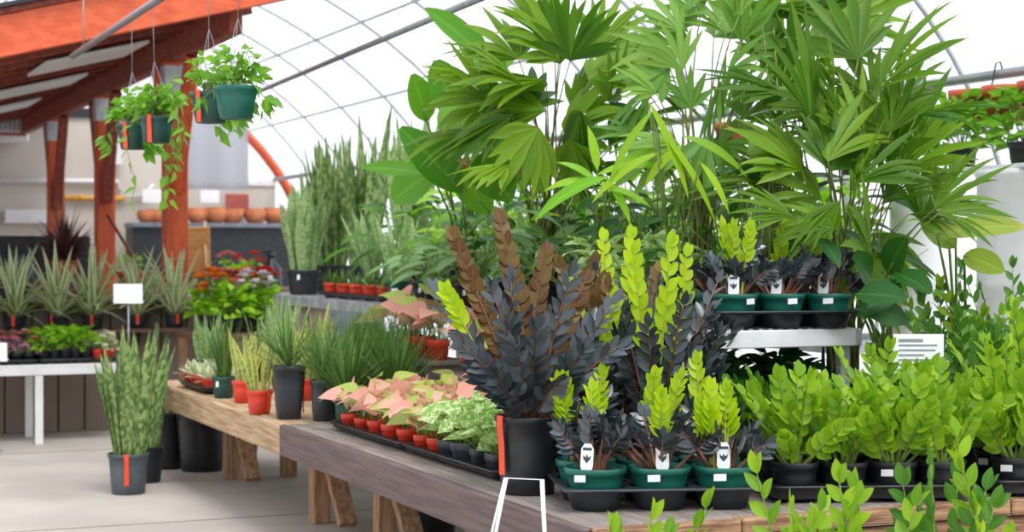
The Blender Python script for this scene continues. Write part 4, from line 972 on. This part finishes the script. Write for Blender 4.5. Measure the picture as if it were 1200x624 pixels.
# mid bench filler plants
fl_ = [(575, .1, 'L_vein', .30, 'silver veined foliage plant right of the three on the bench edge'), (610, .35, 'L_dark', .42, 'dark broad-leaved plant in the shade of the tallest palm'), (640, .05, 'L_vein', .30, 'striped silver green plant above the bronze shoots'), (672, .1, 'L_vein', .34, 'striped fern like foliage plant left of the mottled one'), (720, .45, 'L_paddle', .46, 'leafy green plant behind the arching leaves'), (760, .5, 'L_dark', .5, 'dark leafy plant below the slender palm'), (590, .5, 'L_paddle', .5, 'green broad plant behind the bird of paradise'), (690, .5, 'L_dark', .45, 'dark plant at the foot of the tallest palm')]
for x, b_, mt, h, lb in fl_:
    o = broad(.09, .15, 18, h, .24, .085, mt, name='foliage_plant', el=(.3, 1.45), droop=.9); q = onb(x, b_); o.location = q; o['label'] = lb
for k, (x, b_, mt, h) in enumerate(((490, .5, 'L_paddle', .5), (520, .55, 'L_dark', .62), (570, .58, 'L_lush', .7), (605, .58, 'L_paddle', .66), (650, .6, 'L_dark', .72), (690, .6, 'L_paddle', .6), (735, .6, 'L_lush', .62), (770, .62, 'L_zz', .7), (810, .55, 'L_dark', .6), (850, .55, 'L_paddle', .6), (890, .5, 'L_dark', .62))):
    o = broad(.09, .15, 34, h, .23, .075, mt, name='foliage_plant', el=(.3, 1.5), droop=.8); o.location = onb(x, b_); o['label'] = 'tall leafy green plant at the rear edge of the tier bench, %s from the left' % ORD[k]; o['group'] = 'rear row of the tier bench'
for x, b_, lb in ((700, .0, 'cream mottled bushy plant left of the tall lime shoot'), (745, .0, 'cream mottled bushy plant right behind the tall lime shoot'), (785, .1, 'cream mottled bushy plant near the white bench end')):
    o = bushy(.085, .14, 90, .17, .24, .09, .035, 'L_green_mott', name='mottled_foliage_plant'); o.location = onb(x, b_); o['label'] = lb; o['group'] = 'cream mottled plants on the bench'
# broad glossy dark leaves right of the white bench, ruffled plant with a yellow leaf
paddle_plant(P(1030, 6.95, TZ), [(1052, 330, 1010, 372, 30, 6.7), (1005, 345, 1062, 352, 26, 6.6), (1008, 362, 1064, 378, 28, 6.6), (1020, 330, 1000, 300, 26, 6.8), (1050, 320, 1090, 345, 24, 6.7), (1040, 320, 1062, 280, 26, 6.8)], 'low plant with glossy dark oval leaves at the right end of the white bench', 'L_dark', 'glossy_leaf_plant', .2, .1)
paddle_plant(P(1120, 7.4, TZ), [(1098, 275, 1200, 268, 22, 7.0), (1120, 290, 1080, 262, 22, 7.1), (1130, 300, 1175, 320, 24, 7.0), (1110, 260, 1090, 220, 22, 7.2)], 'plant with a yellowing leaf reaching to the right edge of the picture', 'L_yellow', 'yellowing_leaf_plant', .2, .1)
for i, (x, Y, lb) in enumerate(((1150, 7.6, 'left one'), (1195, 7.3, 'middle one'), (1235, 7.6, 'one cut by the right edge'), (1120, 8.0, 'rear one'))):
    q = P(x, Y, TZ); place('rear', lambda: broad(.1, .16, 20, .34, .2, .09, 'L_paddle', name='foliage_plant', el=(.2, 1.4), droop=.9), 2, q, 'mid green ruffled foliage plant below the white barrel, ' + lb, 'ruffled plants below the white barrel')
# extra table under the right back plants
m = MB()
wood = thing('rear_plant_table', T(3.4, 1.8, 0), 'plain wooden table behind the right front plants, mostly hidden', 'table', rz=TH)
m = MB(); ubox(m, -.05, 2.6, .02, 1.2, TZ - .04, TZ); m.build('tabletop', 'grey_wood', wood)
for a in (.1, 2.5):
    for b_ in (.1, 1.1): m = MB(); ubox(m, a - .04, a + .04, b_ - .04, b_ + .04, 0, TZ - .041); m.build('leg', 'leg_wood', wood)

# white barrel and its basket shelf on the right
q = P(1196, 9.0, 0); m = MB(); m.lathe([(0, 0), (.21, 0), (.225, .03), (.225, .6), (.23, .62), (.225, .64), (.225, 1.2), (.23, 1.22), (.225, 1.24), (.225, 1.78), (.235, 1.8), (.235, 1.83), (.0, 1.83)], n=32)
o = m.build('white_barrel', 'white_paint', None, q); tag(o, 'tall white drum at the right edge carrying a shelf of trailing plants', 'barrel')
q = P(1075, 10.6, 0); m = MB(); m.lathe([(0, 0), (.16, 0), (.17, .03), (.17, .6), (.175, .62), (.17, .64), (.17, 1.2), (.175, 1.22), (.17, 1.24), (.17, 1.72), (.18, 1.75), (0, 1.75)], n=32)
o = m.build('white_barrel', 'white_paint', None, q); tag(o, 'slimmer white drum behind the right hand palm fronds', 'barrel')
root = thing('high_shelf', P(1196, 9.0, 1.831), 'narrow high shelf along the right side holding black pots of lime pothos', 'shelf', rz=TH); m = MB(); m.box((0, .55, .012), (.16, 1.3, .012), bev=.004); m.build('shelf_board', 'white_paint', root)
m = MB(); m.box((0, 1.6, -.92), (.02, .02, .91)); m.build('leg', 'white_paint', root)
for k in range(5):
    q = P(1196, 9.0, 1.856) + U2 * (-.55 + .52 * k); place('pothos', lambda: bushy(.09, .12, 170, .27, .30, .095, .065, 'L_pothos', name='pothos_plant', prof='heart'), 3, q, 'lime green pothos in a black pot on the high right shelf, %s from the camera' % ORD[k], 'pothos on the high shelf')
# terracotta pots along the right eave rail
def terra():
    root = thing('terracotta_pot', cat='flower pot'); m = MB(); m.lathe([(0, 0), (.085, 0), (.115, .15), (.125, .15), (.13, .2), (.115, .2), (.105, .15), (.07, .02), (0, .02)], n=20); m.build('pot_body', 'terracotta', root)
    m = MB(); m.tube([(0, .125, .19), (0, .15, .26), (0, .17, .36), (0, .2, .37), (0, .215, .33)], .005, 6); m.build('hook', 'dark_metal', root); return root
kk = 0
for k in range(36):
    s_ = -1.0 + .29 * k
    if kk >= 34 or k in (9, 10, 17, 22, 23): continue
    p = Vector((2.86, 9.5, 2.1)) + U2 * s_ - V2 * .25; xx = CX + F * p.x / p.y
    if 700 < xx < 835 or 870 < xx < 1120: continue
    o = place('terra', terra, 1, p, 'x', 'terracotta pots hung along the right rail', rz=TH - PI / 2)
    o['label'] = 'terracotta pot hooked on the right eave rail, %s counted from the camera' % num(kk + 1); kk += 1
# side-wall bench with plants, seen through the palms
bench('side_bench', 3.5, 11.5, 3.2, 3.95, .9, 0, 'long grey metal bench along the right greenhouse wall behind the palms')
wl = ['L_lush', 'L_paddle', 'L_pothos', 'L_zz']
for k in range(18):
    u = 3.8 + .42 * k; v = 3.45 + .25 * (k % 2); mt = wl[k % 4]
    place('side%d' % (k % 4), (lambda mt=mt, k=k: (broad(.11, .17, 40, .75, .24, .1, mt, name='foliage_plant', droop=.8, el=(.5, 1.5)) if k % 2 else bushy(.11, .17, 200, .3, .75, .12, .07, mt, name='leafy_plant'))), 1, T(u, v, .901), 'leafy green plant on the right wall bench, %s from the camera' % ORD[k], 'plants on the right wall bench')

# ------------------------------------------------------------------ left background
# variegated rosettes on wall shelf
for k, (x, lb) in enumerate(((-30, 'mostly outside the left edge'), (18, 'leftmost whole one'), (68, 'second whole one'), (108, 'third, above the green plugs'), (160, 'fourth, right of the blank card'), (205, 'fifth, in front of the nearest post'))):
    o = place('rose%d' % k, (lambda k=k: rosette(.08, .11, 30, .62, .064, 'L_edge', 'charcoal_plastic', 'variegated_dracaena', 1.3, (.55, 1.45), tp=1)), 1, sh(x), 'variegated strap-leaved plant on the wall shelf, ' + lb, 'variegated plants on the wall shelf')
    o.location = sh(x); o.rotation_euler.z = R.uniform(-.3, .3)
def plug_tray(x0, x1, y0, y1, nx, ny, fn, key, tlabel, plabel, grp, nvar=3, s=1.35):
    w, d = x1 - x0, y1 - y0; c = wt((x0 + x1) / 2, (y0 + y1) / 2, .001); px = w / nx
    cell_tray('plug_tray', nx, ny, px, min(px, d / ny) * .42, .035, c, tlabel, group='black plug trays on the white table', rz=WA, py=d / ny)
    for j in range(ny):
        for i in range(nx):
            q = cell_pos(c, nx, ny, px, i, j, WA, d / ny); place(key, fn, nvar, q, plabel + ', %s from the left in the %s row' % (ORD[i], ('front', 'middle', 'back')[j]), grp, s=s)
plug_tray(-1.55, -1.02, .04, .52, 6, 3, lambda: bushy(.034, .06, 26, .05, .07, .036, .024, 'L_purple', 'black_plastic', 'purple_bedding_plant', 'flower_pink', 2), 'purp0', 'plug tray of purple plants cut by the left edge of the picture', 'purple leaved plug at left edge', 'purple plugs at the left edge')
plug_tray(-1.0, -.56, .04, .52, 5, 3, None, 'purp0', 'plug tray of pink and purple plants left of the green plugs', 'pink purple plug left of green plugs', 'pink and purple plugs')
plug_tray(-.54, -.16, .04, .52, 5, 3, lambda: bushy(.034, .08, 24, .06, .11, .06, .03, 'L_lush', 'black_plastic', 'green_bedding_plant'), 'plugg', 'plug tray of lush green seedlings in the middle of the white table', 'lush green plug plant', 'lush green plugs')
plug_tray(-.15, .0, .04, .52, 2, 3, lambda: bushy(.034, .07, 24, .055, .09, .05, .026, 'L_succ', 'red_plastic', 'pale_bedding_plant'), 'plugr', 'small tray of red potted plants at the right end of the white table', 'pale plant in red pot on white table', 'red potted plugs')

def box_thing(name, c, half, mat, label, cat, rz=TH, bev=.01):
    m = MB(); m.box((0, 0, 0), half, bev=bev); o = m.build(name, mat, None, c); o.rotation_euler.z = rz; return tag(o, label, cat)
def E(px, py, off=.2):     # point on the end wall plane, off metres in front
    a = T(UE - .1 - off, 0, 0); k = (px - CX) / F; t = (k * a.y - a.x) / (V2.x - k * V2.y); Y = a.y + V2.y * t; return at(px, py, Y)
# wall heater
root = thing('wall_heater', E(8, 150, .3), 'white louvred wall unit high on the beige wall at the left edge', 'heater', rz=TH)
m = MB(); m.box((0, 0, 0), (.27, .14, .19), bev=.03); m.build('casing', 'white_paint', root)
m = MB()
for k in range(8): m.box((-.2 + .057 * k, -.142, .05), (.012, .006, .09))
m.build('vent_slots', 'grey_paint', root); m = MB(); m.box((0, -.142, -.09), (.23, .004, .02)); m.build('display_strip', 'red_print', root)
# pipes on the building wall
m = MB(); a, b_, c_ = E(-60, 212, .12), E(139, 213, .12), E(140, 226, .12); m.tube([a, b_, c_], .035, 8); tag(m.build('white_wall_pipe', 'white_paint'), 'white pipe along the beige wall with a short drop at its right end', 'pipe')
m = MB(); m.tube([E(66, 232, .12), E(146, 233, .12)], .035, 8); m.tube([E(92, 232, .12), E(98, 232, .12)], .045, 8); tag(m.build('yellow_wall_pipe', 'yellow_pipe'), 'short yellow pipe below the white one on the beige wall', 'pipe')
m = MB(); m.tube([E(146, 232, .12), E(170, 228, .12), E(180, 216, .12)], .02, 6); tag(m.build('white_hose', 'white_paint'), 'thin white hose curving up from the end of the yellow pipe', 'hose')
box_thing('meter_box', E(134, 178, .2), (.10, .06, .18), 'white_paint', 'small white electrical box on the beige wall behind the middle post', 'electrical box')
box_thing('wall_light', E(33, 254, .15), (.30, .05, .09), 'white_paint', 'white strip fitting on the beige wall above the dark cabinet', 'light fitting')
# dark cabinet with planter at left
c = at(5, 300, 17.5); root = thing('dark_cabinet', (c.x, c.y, 0), 'black storage cabinet against the wall at the left edge', 'cabinet', rz=TH)
m = MB(); m.box((0, .2, .78), (.85, .35, .78), bev=.02); m.build('body', 'dark_metal', root)
for x in (-.42, .42):
    m = MB(); m.box((x, -.16, .76), (.40, .012, .7), bev=.005); d_ = m.build('door', 'black_plastic', root); m = MB(); m.box((x * .15, -.185, .8), (.012, .012, .08)); m.build('handle', 'steel_counter', d_)
root = thing('grey_planter', at(24, 318, 16.2) * 1, 'tapered grey planter in front of the black cabinet', 'planter'); root.location.z = 1.06
m = MB(); m.lathe([(0, 0), (.14, 0), (.12, .24), (.1, .3), (.09, .3), (.1, .24), (0, .2)], n=20); m.build('pot_body', 'grey_plastic', root)
box_thing('plant_stand', Vector((at(24, 318, 16.2).x, 16.2, .53)), (.3, .25, .529), 'dark_metal', 'dark stand carrying the tapered grey planter', 'stand')
# dark red cordyline on a stand
p = P(76, 15.2, 1.16); box_thing('plant_stand', Vector((p.x, p.y, .58)), (.25, .25, .579), 'ledge_wood', 'brown stand under the dark red plant beside the left post', 'stand')
o = rosette(.12, .16, 110, .50, .036, 'L_plum', 'terracotta', 'dark_red_grass_plant', 1.3, (.4, 1.5)); o.location = (p.x, p.y, 1.16); o['label'] = 'dark burgundy spiky plant between the left and middle posts'
m = MB()
for k in range(10): d = spherical(k * .628, R.uniform(1.2, 1.5)); m.leaf(Z * .15, d, .62, .012, prof='strap', droop=.1)
m.build('pale_plumes', 'raw_wood', o)
# easel board behind first post
root = thing('leaning_board', E(229, 300, 3.3), 'brown wooden board propped on an easel behind the nearest post', 'board', rz=.1); root.location.z = .98
b = root.location; m = MB(); Yb = b.y; w = 17 / F * Yb; 
m.box((0, 0, .44), (w, .02, .27), ax=(Vector((1, 0, 0)), Vector((0, 1, .15)).normalized(), Vector((0, -.15, 1)).normalized()), bev=.006); m.build('panel', 'board_brown', root)
for sg in (-1, 1): m = MB(); m.tube([(sg * w * .8, -.15, 0.01), (sg * w * .6, .06, .78)], .016, 6); m.build('leg', 'raw_wood', root)
m = MB(); m.tube([(0, .3, 0.01), (0, .06, .7)], .016, 6); m.build('leg', 'raw_wood', root)
box_thing('display_table', Vector((b.x + .4, b.y + .1, .48)), (1.3, .4, .49), 'ledge_wood', 'brown display counter under the leaning board and red flowers', 'counter')
# hanging plastic sheet
m = MB(); a = E(214, 150, 2.5); e = E(291, 150, 2.5); vs = []; fs = []; N = 24; zt, zb = a.z + .25, at(0, 222, a.y).z
for i in range(N + 1):
    t = i / N; q = a.lerp(e, t); off = .015 * math.sin(t * 13)
    for z in (zt, zb): vs.append(Vector((q.x, q.y + off, z)))
for i in range(N): k = 2 * i; fs.append((k, k + 2, k + 3, k + 1))
m._add(vs, fs); cu = thing('plastic_curtain', (0, 0, 0), 'cloudy grey plastic sheet hanging behind the nearest orange post', 'curtain'); m.build('sheet', 'curtain_film', cu)
m = MB(); m.tube([Vector((a.x - .1, a.y, zt)), Vector((e.x + .1, e.y, zt))], .02, 8)
for q in (a, e): m.tube([Vector((q.x, q.y, zt)), Vector((q.x, q.y, 4.3 if q is e else 3.9))], .004, 5)
m.build('curtain_rod', 'pipe_grey', cu)
for i, (x0, x1, y0, y1, lb) in enumerate(((166, 190, 222, 238, 'small white card on the far wall left of the nearest post'), (234, 258, 223, 238, 'small white card on the far wall right of the nearest post'))):
    a, e = E(x0, y0, .25), E(x1, y1, .25); box_thing('wall_card', (a + e) / 2, (abs(e.x - a.x) / 2, .008, abs(a.z - e.z) / 2), 'paper', lb, 'card', bev=.002)
box_thing('red_wall_sign', E(278, 236, .12), (.16, .02, .10), 'red_print', 'small faded red picture on the far beige wall', 'picture')
# steel shelf with orange pots at the far end
a = E(150, 262, .6); e = E(362, 262, .6); c = (a + e) / 2
root = thing('steel_counter', (c.x, c.y, 0), 'long dark steel counter along the far end wall', 'counter', rz=TH); hw = (e - a).length / 2; zt = c.z
m = MB(); m.box((0, 0, zt - .03), (hw, .28, .03), bev=.005); m.build('countertop', 'steel_counter', root)
m = MB(); m.box((0, .03, (zt - .06) / 2), (hw - .02, .24, (zt - .06) / 2), bev=.005); m.build('base', 'dark_metal', root)
for k, (x, r_) in enumerate(((172, .13), (185, .14), (232, .16), (252, .17), (272, .16), (299, .16), (322, .17), (338, .12), (352, .13))):
    def orp():
        rt = thing('orange_bowl_pot', cat='flower pot'); mm = MB(); mm.lathe([(0, 0), (.09, 0), (.15, .08), (.16, .15), (.145, .19), (.15, .2), (.13, .2), (.13, .16), (0, .05)], n=18); mm.build('pot_body', 'orange_glaze', rt); return rt
    q = E(x, 262, .6); q.z = zt + .001; place('orp', orp, 1, q, 'rounded orange pot on the far steel counter, %s from the left' % ORD[k], 'orange pots on the far counter', s=r_ / .16)
root = thing('dark_bottle', E(318, 262, .6), 'tall black spray bottle standing right of the red flowers', 'bottle'); q = at(318, 306, 17.5); root.location = (q.x, q.y, .98)
m = MB(); m.lathe([(0, 0), (.10, 0), (.105, .02), (.105, .24), (.04, .32), (.035, .36), (0, .36)], n=18); m.build('body', 'black_plastic', root); m = MB(); m.lathe([(.045, .362), (.045, .4), (0, .4)], n=14); m.box((-.03, 0, .41), (.06, .02, .015)); m.build('spray_head', 'dark_metal', root); sticker(root, .106, .14, 0, .05, .08)
q2 = at(318, 306, 17.5); box_thing('back_counter', Vector((q2.x - .1, q2.y, .485)), (1.2, .3, .485), 'steel_counter', 'grey counter under the black spray bottle behind the flowers', 'counter')
# terracotta pot with green tuft + leaning tool
q = P(152, 15.4, 1.0); o = bushy(.13, .22, 50, .14, .16, .07, .03, 'L_lush', 'terracotta', 'herb_plant'); o.location = q; o['label'] = 'green herb in a terracotta pot between the middle and nearest posts'
box_thing('plant_stand', Vector((q.x, q.y, .5)), (.3, .22, .499), 'ledge_wood', 'brown stand under the terracotta herb pot', 'stand')
m = MB(); m.tube([at(126, 252, 15.2), at(160, 308, 15.0)], .015, 6); tag(m.build('leaning_stick', 'dark_shaded_wood'), 'dark stick leaning beside the terracotta herb pot', 'stick')
# flower display right of the first post
fb = thing('flower_table', P(285, 12.7, 0), 'wooden table of bright bedding flowers beside the nearest orange post', 'table', rz=TH)
m = MB(); m.box((0, .0, .78), (.42, .5, .02), bev=.004); m.build('tabletop', 'ledge_wood', fb)
for x in (-.36, .36):
    for y in (-.42, .42): m = MB(); m.box((x, y, .38), (.03, .03, .38)); m.build('leg', 'leg_wood', fb)
fz = .801
for k, (x, Y, fc, lb) in enumerate(((248, 12.7, 'flower_orange', 'orange flowered plant nearest the orange post'), (272, 12.6, None, 'lush green plant between the orange and white flowers'), (298, 12.8, 'flower_white', 'plant with big white blossoms'), (262, 13.1, 'flower_pink', 'pink flowered plant behind the lush green one'), (310, 13.2, 'flower_red', 'red flowered plant at the right back of the flower table'), (288, 13.2, 'flower_orange', 'orange flowered plant in the middle of the flower table'))):
    o = bushy(.1, .13, 90, .17, .26, .09, .055, 'L_lush', name='flowering_plant', flowers=fc, fl=18); o.location = P(x, Y, fz); o['label'] = lb
for k, (x, Y, fc, lb) in enumerate(((268, 18.2, 'flower_pink', 'small pink flowered plant on the brown display counter'), (292, 17.4, 'flower_red', 'red geranium like plant left of the black bottle'))):
    o = bushy(.11, .13, 60, .2, .22, .08, .06, 'L_lush', name='flowering_plant', flowers=fc, fl=8); o.location = P(x, Y, .971); o['label'] = lb
root = thing('teal_pot', P(274, 17.2, .971), 'small teal glazed pot among the flowers', 'flower pot'); m = MB(); m.lathe([(0, 0), (.08, 0), (.12, .14), (.125, .16), (.11, .16), (.07, .02), (0, .02)], n=18); m.build('pot_body', 'teal_glaze', root)

# ------------------------------------------------------------------ light, world, camera
sc = bpy.context.scene
w = bpy.data.worlds.new('World'); sc.world = w; w.use_nodes = True
bg = w.node_tree.nodes['Background']; bg.inputs[0].default_value = (.93, .965, 1.0, 1); bg.inputs[1].default_value = 1.0
sl = bpy.data.lights.new('sun', 'SUN'); sl.energy = 3.2; sl.angle = math.radians(25); sl.color = (1, .97, .92)
so = bpy.data.objects.new('sun', sl); C.objects.link(so); so.rotation_euler = (math.radians(28), math.radians(14), 0)
cam = bpy.data.cameras.new('camera'); cam.sensor_width = 36; cam.lens = 36 * F / 1200; cam.clip_end = 200
co = bpy.data.objects.new('camera', cam); C.objects.link(co); co.location = (0, 0, EYE)
co.rotation_euler = (PI / 2 - math.atan((312 - HY) / F), 0, 0); sc.camera = co
cam.dof.use_dof = True; cam.dof.focus_distance = 5.7; cam.dof.aperture_fstop = 4.0
sc.view_settings.view_transform = 'Standard'; sc.view_settings.look = 'None'; sc.view_settings.gamma = 1
sc.view_settings.use_curve_mapping = False; sc.view_settings.exposure = 0.45
sc.cycles.max_bounces = 8; sc.cycles.transparent_max_bounces = 12
